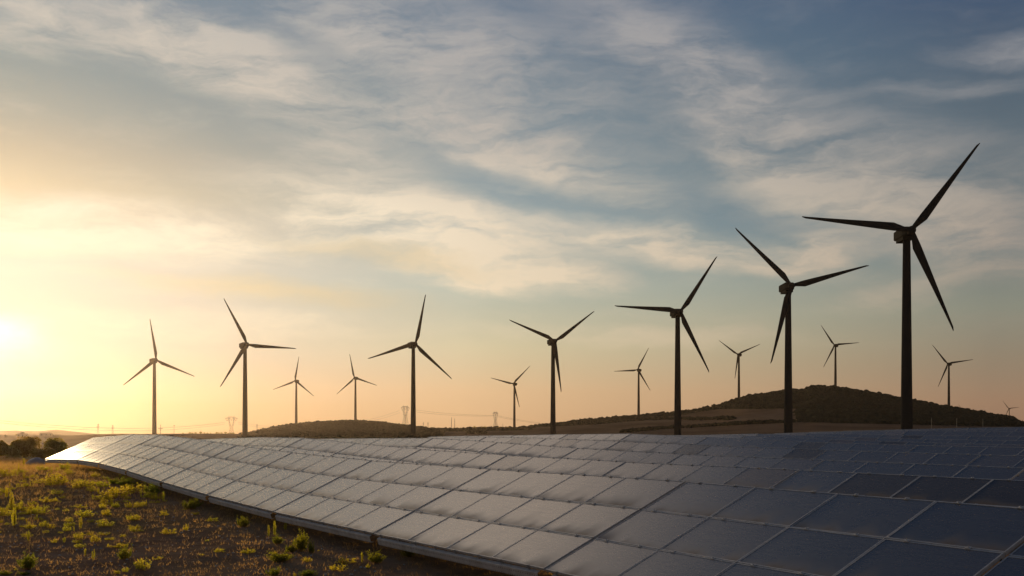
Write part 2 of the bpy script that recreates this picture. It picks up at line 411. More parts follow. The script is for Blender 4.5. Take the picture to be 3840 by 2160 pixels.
st2 = N.noise(N.mapping(uvw, loc=(7, 3, 0), rot=(0, 0, math.radians(19)), scale=(.2, .75, 1)), 1., 7., .64, .2)
tex = N.math('ADD', N.math('MULTIPLY', st1, .66), N.math('MULTIPLY', st2, .34))
dens = N.math('MULTIPLY', N.math('MINIMUM', N.math('MULTIPLY', amt, 1.2), 1.), N.rng(tex, .35, .61, .06, 1.12, smooth=True), clamp=True)
base = N.mix(N.math('MULTIPLY', gap, .32), base, (*lin(84, 118, 138), 1))
veil = N.math('MULTIPLY', N.rng(tex, .45, .7, 0., .28, smooth=True), N.rng(el, 1., 8.))
dens = N.math('MAXIMUM', dens, veil)
cl = N.mix(N.rng(off, 20., 52.), N.mix(N.rng(off, 0., 24.), N.ramp(ef, [(ep(0), lin(255, 238, 190)), (ep(8), lin(255, 246, 218)), (ep(14), lin(238, 222, 196)), (ep(20), lin(204, 198, 186)), (ep(30), lin(190, 186, 178)), (ep(40), lin(130, 132, 138)), (1, lin(140, 140, 142))]),
     N.ramp(ef, [(ep(0), lin(232, 200, 150)), (ep(6), lin(250, 230, 196)), (ep(11), lin(246, 230, 204)), (ep(15), lin(196, 188, 178)), (ep(21), lin(174, 172, 172)), (ep(30), lin(140, 140, 144)), (ep(40), lin(100, 106, 118)), (1, lin(104, 108, 116))])),
     N.ramp(ef, [(ep(0), lin(166, 134, 108)), (ep(6), lin(178, 158, 140)), (ep(11), lin(160, 152, 144)), (ep(16), lin(142, 144, 148)), (ep(21), lin(130, 134, 144)), (ep(40), lin(86, 92, 104)), (1, lin(64, 70, 82))]))
col = N.mix(dens, base, cl)
col = N.mix(N.math('MULTIPLY', shd, N.rng(tex, .38, .6, .3, 1.)), col, N.mix(N.rng(off, 4., 30.), (*lin(250, 224, 166), 1), (*lin(200, 176, 138), 1)))
# unseen bright cloud bank, added above the frame to brighten the panels' reflections
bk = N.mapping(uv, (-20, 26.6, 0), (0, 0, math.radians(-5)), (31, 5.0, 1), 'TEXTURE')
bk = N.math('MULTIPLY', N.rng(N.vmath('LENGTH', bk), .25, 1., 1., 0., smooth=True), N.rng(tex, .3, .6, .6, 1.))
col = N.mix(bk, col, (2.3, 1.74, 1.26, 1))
# the veiled sun
dsun = N.vmath('DOT_PRODUCT', D, tuple(sdir))
ang = N.math('MULTIPLY', N.math('ARCCOSINE', N.math('MINIMUM', dsun, 1.)), 57.29578)
mg = N.mapping(uvw, (SUN_AZ, SUN_EL, 0), (0, 0, 0), (2.6, .8, 1), 'TEXTURE')
glow = N.math('MULTIPLY', N.math('EXPONENT', N.math('MULTIPLY', N.math('POWER', N.vmath('LENGTH', mg), 2.), -1.)), .55)
glow2 = N.math('MULTIPLY', N.math('EXPONENT', N.math('DIVIDE', ang, -6.)), .05)
g = N.mix(1., N.mix(1., (0, 0, 0, 1), N.comb(glow, N.math('MULTIPLY', glow, .96), N.math('MULTIPLY', glow, .82)), 'ADD'), N.comb(glow2, N.math('MULTIPLY', glow2, .92), N.math('MULTIPLY', glow2, .72)), 'ADD')
col = N.mix(1., col, g, 'ADD')
nish = N.new('ShaderNodeTexSky', sky_type='NISHITA'); nish.sun_disc = False
nish.sun_elevation = math.radians(SUN_EL); nish.sun_rotation = math.radians(SUN_AZ)
nish.air_density = 1.; nish.dust_density = 2.; nish.ozone_density = 1.
b1 = N.new('ShaderNodeBackground'); N.l.new(nish.outputs[0], b1.inputs[0]); b1.inputs[1].default_value = .05
b2 = N.new('ShaderNodeBackground'); N.l.new(col, b2.inputs[0]); b2.inputs[1].default_value = .98
ad = N.new('ShaderNodeMixShader'); ad.inputs[0].default_value = .03
N.l.new(b2.outputs[0], ad.inputs[1]); N.l.new(b1.outputs[0], ad.inputs[2])
ow = N.new('ShaderNodeOutputWorld'); N.l.new(ad.outputs[0], ow.inputs[0])
W.cycles.sampling_method = 'MANUAL'; W.cycles.sample_map_resolution = 1024
# ---------------------------------------------------------------- object helpers
def mat(name, build):
    m = bpy.data.materials.new(name); m.use_nodes = True
    n = NT(m.node_tree); n.n.clear(); o = n.new('ShaderNodeOutputMaterial'); build(n, o); return m
def bsdf(n, o, color, rough=.6, metal=0., spec=.5, **kw):
    b = n.new('ShaderNodeBsdfPrincipled'); n.put(b.inputs['Base Color'], color if not isinstance(color, tuple) or len(color) == 4 else (*color, 1))
    n.put(b.inputs['Roughness'], rough); n.put(b.inputs['Metallic'], metal); n.put(b.inputs['Specular IOR Level'], spec)
    for k, v in kw.items(): n.put(b.inputs[k], v)
    n.l.new(b.outputs[0], o.inputs['Surface']); return b
def diffuse(n, o, color, normal=None):
    d = n.new('ShaderNodeBsdfDiffuse'); n.put(d.inputs['Color'], color); d.inputs['Roughness'].default_value = .6
    if normal is not None: n.l.new(normal, d.inputs['Normal'])
    n.l.new(d.outputs[0], o.inputs['Surface'])
def obj_co(n): return n.new('ShaderNodeTexCoord').outputs['Object']
def world_co(n): return n.new('ShaderNodeNewGeometry').outputs['Position']
def bump(n, h, strength=.3, dist=.05):
    b = n.new('ShaderNodeBump'); n.put(b.inputs['Height'], h); b.inputs['Strength'].default_value = strength; b.inputs['Distance'].default_value = dist
    return b.outputs[0]
def mesh_np(name, v, f, mats=(), smooth=False):
    """mesh from numpy arrays; f is (n, k) of one polygon size"""
    v = np.asarray(v, np.float32); f = np.asarray(f, np.int32)
    me = bpy.data.meshes.new(name); me.vertices.add(len(v)); me.vertices.foreach_set('co', v.ravel())
    k = f.shape[1]; me.loops.add(f.size); me.loops.foreach_set('vertex_index', f.ravel())
    me.polygons.add(len(f)); me.polygons.foreach_set('loop_start', np.arange(0, f.size, k, dtype=np.int32))
    me.polygons.foreach_set('use_smooth', np.full(len(f), smooth, bool))
    me.update(calc_edges=True); me.validate()
    for m in mats: me.materials.append(m)
    return me
class MB:
    """collects simple solids into one mesh"""
    def __init__(s): s.v = []; s.f = []; s.sm = []
    def add(s, vs, fs, smooth=False):
        k = len(s.v); s.v += [tuple(p) for p in vs]; s.f += [tuple(i + k for i in f) for f in fs]; s.sm += [smooth]*len(fs)
    def box(s, a, b):
        (x0, y0, z0), (x1, y1, z1) = a, b
        s.add([(x0, y0, z0), (x1, y0, z0), (x1, y1, z0), (x0, y1, z0), (x0, y0, z1), (x1, y0, z1), (x1, y1, z1), (x0, y1, z1)],
              [(0, 3, 2, 1), (4, 5, 6, 7), (0, 1, 5, 4), (1, 2, 6, 5), (2, 3, 7, 6), (3, 0, 4, 7)])
    def bar(s, a, b, r, r2=None, n=4, smooth=False):
        a = Vector(a); b = Vector(b); r2 = r if r2 is None else r2
        d = (b - a).normalized(); u = d.orthogonal().normalized(); w = d.cross(u)
        vs = []
        for p, q in ((a, r), (b, r2)):
            for i in range(n):
                t = 2*math.pi*(i + .5)/n; vs.append(p + u*(q*math.cos(t)) + w*(q*math.sin(t)))
        fs = [(i, (i+1) % n, n + (i+1) % n, n + i) for i in range(n)]
        s.add(vs, fs, smooth); s.add(vs[:n], [tuple(range(n))[::-1]]); s.add(vs[n:], [tuple(range(n))])
    def loft(s, rings, smooth=False, cap=True):
        n = len(rings[0]); vs = [p for r in rings for p in r]
        fs = [(k*n + i, k*n + (i+1) % n, (k+1)*n + (i+1) % n, (k+1)*n + i) for k in range(len(rings) - 1) for i in range(n)]
        s.add(vs, fs, smooth)
        if cap: s.add(rings[0], [tuple(range(n))[::-1]]); s.add(rings[-1], [tuple(range(n))])
    def tube(s, pts, r, n=5):
        rings = []
        for i, p in enumerate(pts):
            d = (Vector(pts[min(i+1, len(pts)-1)]) - Vector(pts[max(i-1, 0)])).normalized()
            u = d.cross(Vector((0, 0, 1))); u = (u if u.length > 1e-3 else d.orthogonal()).normalized(); w = u.cross(d)
            rings.append([Vector(p) + u*(r*math.cos(2*math.pi*k/n)) + w*(r*math.sin(2*math.pi*k/n)) for k in range(n)])
        s.loft(rings, True)
    def mesh(s, name, m):
        me = bpy.data.meshes.new(name); me.from_pydata(s.v, [], s.f); me.polygons.foreach_set('use_smooth', s.sm)
        me.update(); me.materials.append(m); return me
def link(name, data, parent=None, M=None):
    o = bpy.data.objects.new(name, data); COL.objects.link(o)
    if parent is not None: o.parent = parent
    if M is not None: o.matrix_local = M
    return o
def thing(name, label, cat, loc=(0, 0, 0), rz=0., group=None, data=None, M=None):
    o = link(name, data)
    if M is not None: o.matrix_world = M
    else: o.location = loc; o.rotation_euler = (0, 0, rz)
    o['label'] = label; o['category'] = cat
    if group: o['group'] = group
    return o
def T(x, y, z): return Matrix.Translation((x, y, z))

# ---------------------------------------------------------------- materials
def m_ground(n, o):
    p = world_co(n); at = n.new('ShaderNodeAttribute', attribute_name='scrub').outputs['Fac']
    dist = n.vmath('LENGTH', p)
    big = n.noise(p, .12, 4.); mid = n.noise(p, 1.1, 5., .65); fine = n.noise(p, 9., 4., .7)
    soil = n.ramp(mid, [(.25, (.16, .088, .052)), (.5, (.27, .162, .098)), (.75, (.40, .265, .168))])
    soil = n.mix(n.rng(fine, .35, .75, 0., .55), soil, (.33, .225, .15, 1))
    grassy = n.mix(n.rng(n.noise(p, 2.6, 4.), .3, .7), (.17, .13, .04, 1), (.34, .26, .09, 1))
    near = n.mix(n.math('MULTIPLY', n.rng(big, .42, .60, .1, .85), n.rng(dist, 26., 55., .25, 1.)), soil, grassy)
    f1 = n.noise(n.mapping(p, scale=(.02, .006, .05)), 1., 5., .6)
    field = n.ramp(f1, [(.3, (.145, .09, .056)), (.5, (.21, .135, .085)), (.72, (.28, .19, .125))])
    field = n.mix(n.rng(n.noise(p, .16, 5., .7), .4, .75, 0., .5), field, (.13, .09, .05, 1))
    c = n.mix(n.rng(dist, 180., 500.), near, field)
    c = n.mix(at, c, n.mix(n.noise(p, .25, 4.), (.022, .028, .010, 1), (.05, .055, .022, 1)))
    h = n.math('ADD', n.math('MULTIPLY', mid, .7), n.math('MULTIPLY', fine, .3))
    diffuse(n, o, c, bump(n, h, .55, .10))
M_GROUND = mat('dry_soil', m_ground)

def leafy(c1, c2, trans=.45, scale=6., rough=.6):
    def f(n, o):
        p = world_co(n); r = n.new('ShaderNodeObjectInfo').outputs['Random']
        c = n.mix(n.rng(n.noise(p, scale, 3.), .3, .7), (*c1, 1), (*c2, 1))
        c = n.mix(n.math('MULTIPLY', r, .35), c, (c2[0]*1.25, c2[1]*.85, c2[2]*.8, 1))
        d = n.new('ShaderNodeBsdfDiffuse'); n.put(d.inputs[0], c)
        t = n.new('ShaderNodeBsdfTranslucent'); n.put(t.inputs[0], n.mix(1., c, (1.6, 1.5, .7, 1), 'MULTIPLY'))
        g = n.new('ShaderNodeBsdfGlossy'); g.inputs['Roughness'].default_value = .5; g.inputs[0].default_value = (.5, .5, .4, 1)
        m = n.new('ShaderNodeMixShader'); m.inputs[0].default_value = trans; n.l.new(d.outputs[0], m.inputs[1]); n.l.new(t.outputs[0], m.inputs[2])
        m2 = n.new('ShaderNodeMixShader'); m2.inputs[0].default_value = .04; n.l.new(m.outputs[0], m2.inputs[1]); n.l.new(g.outputs[0], m2.inputs[2])
        n.l.new(m2.outputs[0], o.inputs['Surface'])
    return f
M_WEED = mat('weed_leaf', leafy((.23, .26, .024), (.50, .45, .05), .62, 9.))
M_BUSH = mat('bush_leaf', leafy((.075, .12, .012), (.20, .22, .022), .6, 7.))
M_DRY = mat('dry_stem', leafy((.20, .13, .055), (.33, .23, .10), .35, 12.))
M_GRASS = mat('dry_grass', leafy((.22, .13, .07), (.44, .29, .15), .55, 3.))
M_TREE = mat('tree_leaf', leafy((.14, .11, .02), (.28, .21, .04), .65, 1.2))
M_SCRUB = mat('scrub_leaf', lambda n, o: diffuse(n, o, n.mix(n.rng(n.noise(world_co(n), .05, 5., .7), .35, .65), (.026, .028, .018, 1), (.052, .052, .032, 1))))
M_BARK = mat('bark', lambda n, o: bsdf(n, o, n.mix(n.noise(obj_co(n), 8., 4.), (.05, .035, .022, 1), (.11, .08, .055, 1)), .9))

def m_glass(n, o, spec=1., dark=None):
    p = obj_co(n); s = n.new('ShaderNodeSeparateXYZ'); n.l.new(p, s.inputs[0])
    r = n.new('ShaderNodeObjectInfo').outputs['Random']
    rx = n.math('MULTIPLY', r, 57.)
    q = n.vmath('ADD', p, n.comb(rx, n.math('MULTIPLY', r, 31.), 0.))
    tint = n.ramp(n.math('FRACT', n.math('MULTIPLY', r, 7.3)), [(0, (.016, .022, .034)), (.45, (.012, .018, .030)), (.8, (.022, .022, .030)), (.9, (.050, .036, .032)), (1, (.055, .04, .036))])
    if dark: tint = n.mix(n.noise(q, 1.2, 3.), (*dark, 1), (dark[0]*1.5, dark[1]*1.4, dark[2]*1.3, 1))
    # thin-film scribe lines along the panel
    ln = n.math('LESS_THAN', n.math('FRACT', n.math('MULTIPLY', s.outputs[1], 26.)), .22)
    cell = n.mix(n.math('MULTIPLY', ln, .28), tint, (.085, .10, .125, 1))
    # dust: streaked film, heavier along the lower edge where water pools
    streak = n.noise(n.mapping(q, scale=(1.2, 9., 1)), 1.6, 4., .6)
    blot = n.noise(n.mapping(q, scale=(1.3, .5, 1)), 1.7, 2., .5)
    film = n.math('ADD', n.rng(streak, .3, .75, .03, .11), n.math('MULTIPLY', n.math('FRACT', n.math('MULTIPLY', r, 3.7)), .05))
    edge_h = n.rng(blot, .34, .66, .06, .34)
    low = n.math('MULTIPLY', n.rng(blot, .3, .62, .2, .85), n.math('EXPONENT', n.math('MULTIPLY', n.math('POWER', n.math('DIVIDE', n.math('MAXIMUM', n.math('ADD', s.outputs[1], .478), 0.), n.math('MULTIPLY', edge_h, .62)), 1.4), -1.)))
    dust = n.math('MAXIMUM', film, low)
    dcol = n.mix(low, (.25, .23, .21, 1), (.10, .057, .030, 1))
    c = n.mix(dust, cell, dcol)
    rough = n.math('ADD', n.rng(streak, .3, .7, .26, .29), n.math('MULTIPLY', low, .32))
    b = bsdf(n, o, c, rough, 0., n.math('MULTIPLY', spec, n.rng(low, 0., 1., 1., .25)), IOR=1.75)
    b.inputs['Sheen Weight'].default_value = .04; b.inputs['Sheen Roughness'].default_value = .45; b.inputs['Sheen Tint'].default_value = (1, .93, .86, 1)
    w = n.noise(q, 2.5, 2., .5)
    n.l.new(bump(n, w, .02, .02), b.inputs['Normal'])
M_GLASS = mat('panel_glass', m_glass)
M_GLASS_DARK = mat('dark_panel_glass', lambda n, o: m_glass(n, o, .28, (.008, .008, .014)))
M_GLASS_BROWN = mat('brown_panel_glass', lambda n, o: m_glass(n, o, .5, (.040, .024, .022)))
def m_alu(n, o):
    p = world_co(n)
    bsdf(n, o, n.mix(n.rng(n.noise(p, 14., 4., .7), .35, .75, 0., .6), (.55, .55, .54, 1), (.30, .26, .22, 1)), .45, .25)
M_ALU = mat('panel_frame_aluminium', m_alu)
def m_galv(n, o):
    p = world_co(n); v = n.new('ShaderNodeTexVoronoi'); n.put(v.inputs['Vector'], p); v.inputs['Scale'].default_value = 26.
    bsdf(n, o, n.mix(n.rng(v.outputs['Distance'], 0., .8), (.42, .43, .43, 1), (.30, .31, .32, 1)), .48, .45)
M_GALV = mat('galvanised_steel', m_galv)
M_RUST = mat('rusty_post_steel', lambda n, o: bsdf(n, o, n.mix(n.noise(world_co(n), 9., 5., .7), (.05, .03, .02, 1), (.11, .07, .045, 1)), .8))
def m_rail(n, o):
    p = obj_co(n); s = n.new('ShaderNodeSeparateXYZ'); n.l.new(p, s.inputs[0])
    fx = n.math('SUBTRACT', n.math('FRACT', n.math('MULTIPLY', s.outputs[0], 14.)), .5)
    d = None
    for zc in (-.125, -.198):
        a = n.math('MULTIPLY', n.math('SUBTRACT', s.outputs[2], zc), 90.)
        q = n.math('ADD', n.math('MULTIPLY', n.math('MULTIPLY', fx, fx), 22.), n.math('MULTIPLY', a, a))
        h = n.math('LESS_THAN', q, .45); d = h if d is None else n.math('MAXIMUM', d, h)
    c = n.mix(n.rng(n.noise(p, 5., 5., .7), .35, .7), (.60, .58, .56, 1), (.44, .41, .38, 1))
    bsdf(n, o, n.mix(d, c, (.04, .04, .04, 1)), .6, .1)
M_RAIL = mat('perforated_rail_steel', m_rail)
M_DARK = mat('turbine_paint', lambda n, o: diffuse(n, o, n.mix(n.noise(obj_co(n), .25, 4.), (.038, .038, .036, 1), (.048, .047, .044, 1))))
M_STEEL = mat('pylon_steel', lambda n, o: bsdf(n, o, (.11, .10, .09), .6, .4))
M_WIRE = mat('cable_black', lambda n, o: bsdf(n, o, (.03, .03, .03), .5))
M_WOOD = mat('weathered_wood', lambda n, o: bsdf(n, o, n.mix(n.noise(obj_co(n), 4., 4.), (.10, .075, .05, 1), (.17, .13, .095, 1)), .85))
M_PALEPOST = mat('pale_concrete', lambda n, o: bsdf(n, o, n.mix(n.noise(obj_co(n), 6., 3.), (.36, .33, .28, 1), (.45, .42, .36, 1)), .85))
M_WALL = mat('plaster', lambda n, o: bsdf(n, o, n.mix(n.noise(obj_co(n), 1.5, 4.), (.36, .28, .20, 1), (.46, .37, .28, 1)), .9))
M_ROOF = mat('roof_tile', lambda n, o: bsdf(n, o, n.mix(n.noise(obj_co(n), 3., 4.), (.20, .10, .06, 1), (.28, .15, .09, 1)), .9))
M_PANE = mat('window_dark', lambda n, o: bsdf(n, o, (.03, .03, .035), .1))
M_STONE = mat('grey_stone', lambda n, o: bsdf(n, o, n.mix(n.noise(obj_co(n), 3., 6., .65), (.22, .22, .23, 1), (.40, .40, .41, 1)), .9))
M_WHITE = mat('white_paint', lambda n, o: bsdf(n, o, n.mix(n.noise(obj_co(n), 9., 3.), (.7, .7, .68, 1), (.78, .77, .75, 1)), .5))

# ---------------------------------------------------------------- ground: one sheet, plain, mound and hill
az_f = np.unique(np.concatenate([np.arange(-180, -34, 4.), np.arange(-34, 34, .13), np.arange(34, 180.1, 4.)]))[:-1]
rad = [2.0]
while rad[-1] < 4600: rad.append(rad[-1]*(1.028 if rad[-1] < 1300 or rad[-1] > 2000 else 1.012))
rad = np.array(rad)
A, Rr = np.meshgrid(np.radians(az_f), rad)
gx = (Rr*np.sin(A)).ravel(); gy = (Rr*np.cos(A)).ravel(); gzv = ground_z(gx, gy)
na, nr = len(az_f), len(rad)
ii = np.arange(na); jj = (ii + 1) % na
quads = np.concatenate([np.stack([k*na + ii, k*na + jj, (k+1)*na + jj, (k+1)*na + ii], 1) for k in range(nr - 1)])[:, ::-1]
gm = mesh_np('ground', np.stack([gx, gy, gzv], 1), quads, [M_GROUND], True)
def scrub_mask(x, y, z):
    az = np.degrees(np.arctan2(x, y)); r = np.hypot(x, y)
    return (z/r > np.interp(az, SCRUB_AZ, SCRUB_E)) & (r > 650) & (r < 2400)
at = gm.attributes.new('scrub', 'FLOAT', 'POINT'); at.data.foreach_set('value', scrub_mask(gx, gy, gzv).astype(np.float32))
g = link('ground', gm); g['kind'] = 'structure'

# ---------------------------------------------------------------- leaf clouds
def icos():
    bm = bmesh.new(); bmesh.ops.create_icosphere(bm, subdivisions=2, radius=1)
    v = np.array([p.co[:] for p in bm.verts]); f = np.array([[q.index for q in p.verts] for p in bm.faces]); bm.free(); return v, f
ICO_V, ICO_F = icos()
def leaves(pos, size, nrm=None, aspect=.5, up=.3):
    """one diamond leaf per position, random facing"""
    n = len(pos); d = RNG.normal(size=(n, 3)); d[:, 2] += up; d /= np.linalg.norm(d, axis=1, keepdims=True)
    q = np.cross(d, RNG.normal(size=(n, 3))); q /= np.linalg.norm(q, axis=1, keepdims=True)
    L = (size*RNG.uniform(.6, 1.3, n))[:, None] if np.isscalar(size) else (size*RNG.uniform(.7, 1.2, n))[:, None]
    v = np.stack([pos, pos + d*L*.5 + q*L*aspect*.5, pos + d*L, pos + d*L*.5 - q*L*aspect*.5], 1).reshape(-1, 3)
    return v, np.arange(4*n).reshape(-1, 4)
def blob_mesh(name, cen, size, m, sub=None):
    """rough low bushes, for scrub seen from more than half a mile away"""
    v, f = ICO_V, ICO_F; n = len(cen); k = len(v)
    jit = 1 + RNG.normal(0, .20, (n, k, 1))
    sc = np.asarray(size)[:, None, :]*RNG.uniform(.75, 1.3, (n, 1, 1))
    V = (v[None]*jit*sc + cen[:, None, :]).reshape(-1, 3)
    F = (f[None] + (np.arange(n)*k)[:, None, None]).reshape(-1, 3)
    return mesh_np(name, V, F, [m], True)
# macchia on the mound and the hill: nobody could count it
cand_az = np.radians(RNG.uniform(-14.2, 27.5, 90000)); cand_r = np.sqrt(RNG.uniform(800**2, 1885**2, 90000))
cx, cy = cand_r*np.sin(cand_az), cand_r*np.cos(cand_az); cz = ground_z(cx, cy)
k = scrub_mask(cx, cy, cz) & (cand_r < np.interp(np.degrees(cand_az), RR_AZ, RR_R)*1.018)
cx, cy, cz = cx[k][:17000], cy[k][:17000], cz[k][:17000]
big = np.where(np.degrees(np.arctan2(cx, cy)) > -4, 1., .62)*RNG.choice([.7, 1., 1.5], len(cx), p=[.5, .38, .12])
sc = link('hill_scrub', blob_mesh('hill_scrub', np.stack([cx, cy, cz + .3*big], 1), np.stack([2.5*big, 2.5*big, 1.7*big], 1), M_SCRUB)); sc['kind'] = 'stuff'
HEDGE_LABELS = ['long dark hedge crossing the brown fields low on the right hill', 'thinner hedge on the middle slope of the right hill, above the long hedge', 'short clump of hedge at the right end of the middle hedge on the hill', 'small round thicket at the foot of the low saddle between the two hills']
for h, lab in zip(HEDGES, HEDGE_LABELS):
    P = np.array(h); seg = np.linalg.norm(np.diff(P, axis=0), axis=1); cum = np.r_[0, np.cumsum(seg)]
    n = max(30, int(cum[-1]*1.6)); s = RNG.uniform(0, cum[-1], n)
    x = np.interp(s, cum, P[:, 0]) + RNG.normal(0, 2.2, n); y = np.interp(s, cum, P[:, 1]) + RNG.normal(0, 5, n); z = ground_z(x, y)
    w = RNG.uniform(.7, 1.4, n)
    c0 = np.array([P[:, 0].mean(), P[:, 1].mean(), 0]); c0[2] = gz(c0[0], c0[1])
    me = blob_mesh('hedge', np.stack([x, y, z + .9*w], 1) - c0, np.stack([1.7*w, 1.9*w, 1.5*w], 1), M_SCRUB)
    thing('hedge', lab, 'hedge', tuple(c0), data=me)

# ---------------------------------------------------------------- trees
def crown_mesh(name, w, h, n, leaf, m, lobes=9, seed=0, low=.12):
    rg = np.random.default_rng(seed); P = []
    cen = [(0, 0, h*.55, w*.40, h*.40)] + [(rg.uniform(-.30, .30)*w, rg.uniform(-.30, .30)*w, h*rg.uniform(.30 if low else .08, .80), w*rg.uniform(.14, .27), h*rg.uniform(.14, .24)) for _ in range(lobes)]
    tot = sum(c[3]**2 for c in cen)
    for (x, y, z, r, q) in cen:
        k = int(n*r*r/tot); d = rg.normal(size=(k, 3)); d /= np.linalg.norm(d, axis=1, keepdims=True)
        t = rg.uniform(.25, 1, (k, 1))**.45*(1 + rg.normal(0, .07, (k, 1)))
        P.append(np.array([x, y, z]) + d*t*np.array([r, r, q]))
    P = np.concatenate(P); P = P[P[:, 2] > h*low*.3]
    v, f = leaves(P, leaf, aspect=.65, up=.4)
    v[:, 2] *= h/np.percentile(v[:, 2], 99.8); v[:, :2] *= w/(2*np.percentile(np.abs(v[:, 0]), 99.3))
    return mesh_np(name, v, f, [m])
def trunk_mesh(h, r, seed=0):
    rg = random.Random(seed); b = MB(); top = Vector((0, 0, h*.45))
    b.bar((0, 0, -.1), top, r, r*.7, 7, True)
    for i in range(5):
        a = i*1.26 + rg.uniform(-.3, .3); e = Vector((math.cos(a)*h*.28, math.sin(a)*h*.28, h*rg.uniform(.66, .82)))
        mid = top.lerp(e, .5) + Vector((0, 0, -.05*h)); b.bar(top*.9, mid, r*.55, r*.4, 5, True); b.bar(mid, e, r*.4, r*.15, 5, True)
    return b.mesh('trunk', M_BARK)
BUSHY_LABELS = ['broad round dark tree, the tallest of the hazy clump at the far left', 'dark rounded tree with a knobbly top, beside the end of the front solar row', 'dark tree cut off by the left edge of the photo', 'low dark bush between the left-edge tree and the broad round tree', 'low dark bush between the broad round tree and the knobbly-topped tree', 'dark tree beyond the left edge of the clump']
for i, (x, y, w, h) in enumerate(BUSHY[:5]):
    t = thing('bushy_tree', BUSHY_LABELS[i], 'tree', (x, y, gz(x, y) - .05), group='dark trees at the far left edge of the field')
    link('trunk', trunk_mesh(h, .09*w/2, i), t)
    link('crown', crown_mesh('crown', w, h, 6500 if i < 3 else 3600, .17, M_TREE, 16, 40 + i, 0.), t)
tree_mid = [(trunk_mesh(1., .04, 60 + i), crown_mesh('crown', 1., 1., 420, .17, M_TREE, 6, 70 + i)) for i in range(4)]
for i, (x, y, w, h) in enumerate(HORIZON_TREES):
    h = max(h, 1.5)
    if x < -500: lab = ['small lone tree beside the far house at the hazy left horizon', 'small tree on the low hazy rise right of the long far house'][i]; grp = None
    elif x < -200: lab = 'tiny dark tree in the sparse line along the horizon by the nearest wide pylon'; grp = 'trees dotted along the left horizon'
    else: lab = 'rounded dark tree on the low saddle between the green mound and the right hill'; grp = 'trees on the saddle'
    t = thing('horizon_tree', lab, 'tree', (x, y, gz(x, y) - .1), i*1.3, grp)
    t.scale = (w*1.15, w*1.15, h*1.05)
    a, b = tree_mid[i % 4]; link('trunk', a, t); link('crown', b, t)

# ---------------------------------------------------------------- solar tables
GAPX = 4*1.652
def panel_frame():
    b = MB(); w, h, r, d = 1.641/2, .992/2, .019, .042
    b.box((-w, -h, -d), (w, -h + r, 0)); b.box((-w, h - r, -d), (w, h, 0))
    b.box((-w, -h + r, -d), (-w + r, h - r, 0)); b.box((w - r, -h + r, -d), (w, h - r, 0))
    return b.mesh('solar_panel', M_ALU)
def panel_glass():
    b = MB(); w, h = 1.641/2 - .0175, .992/2 - .0175
    b.box((-w, -h, -.016), (w, h, -.005)); return b
def rail_mesh():
    b = MB(); L = 3.13
    prof = [(.02, -.072), (-.045, -.080), (-.050, -.086), (-.068, -.206), (-.062, -.216), (-.01, -.226)]
    inner = [(y + .004, z - .004) if i < 2 else (y + .005, z + .001) for i, (y, z) in enumerate(prof)]
    ring = prof + inner[::-1]
    # a thin folded section, closed at both ends
    n = len(prof); m = len(ring)
    vs = [(-L, y, z) for y, z in ring] + [(L, y, z) for y, z in ring]
    fs = [(i, (i+1) % m, m + (i+1) % m, m + i) for i in range(m)]
    for s in (0, m):
        for i in range(n - 1): fs.append((s + i, s + i + 1, s + m - 2 - i, s + m - 1 - i))
    b.add(vs, fs); me = b.mesh('edge_rail', M_RAIL); return me
def clamp_mesh():
    b = MB(); b.box((-.035, -.022, .001), (.035, .022, .009)); b.bar((0, 0, .009), (0, 0, .022), .010, n=6); return b.mesh('clamp', M_ALU)
def hook_mesh():
    b = MB(); b.box((-.022, -.010, -.075), (.022, 0.0, .006)); b.box((-.022, 0.0, .001), (.022, .02, .006)); b.bar((0, -.010, -.03), (0, -.022, -.03), .010, n=6); return b.mesh('edge_clamp', M_GALV)
def post_mesh():
    b = MB()      # C section, one metre tall, scaled to height
    b.box((-.05, -.03, 0), (-.045, .03, 1)); b.box((-.045, -.03, 0), (.045, -.025, 1)); b.box((.045, -.03, 0), (.05, .03, 1)); return b.mesh('support_post', M_RUST)
def rafter_mesh():
    b = MB(); b.box((-.025, .05, -.17), (.025, 2.97, -.10)); return b.mesh('rafter', M_GALV)
def purlin_mesh():
    b = MB(); b.box((-3.27, -.03, -.099), (3.27, .03, -.045)); return b.mesh('purlin', M_GALV)
PGS = [panel_glass().mesh('glass', m) for m in (M_GLASS, M_GLASS_DARK, M_GLASS_BROWN)]
PF, RAIL, CLAMP, HOOK, POST, RAFT, PURL = panel_frame(), rail_mesh(), clamp_mesh(), hook_mesh(), post_mesh(), rafter_mesh(), purlin_mesh()
ORD = ['first', 'second', 'third', 'fourth', 'fifth', 'sixth', 'seventh', 'eighth', 'ninth', 'tenth', 'eleventh', 'twelfth', 'thirteenth']
up2 = Vector((UPS[0], UPS[1], 0)); row2 = Vector((ROW[0], ROW[1], 0))
RZ = math.atan2(-ROW[1], -ROW[0])                # local +x runs along the row towards the viewer's right
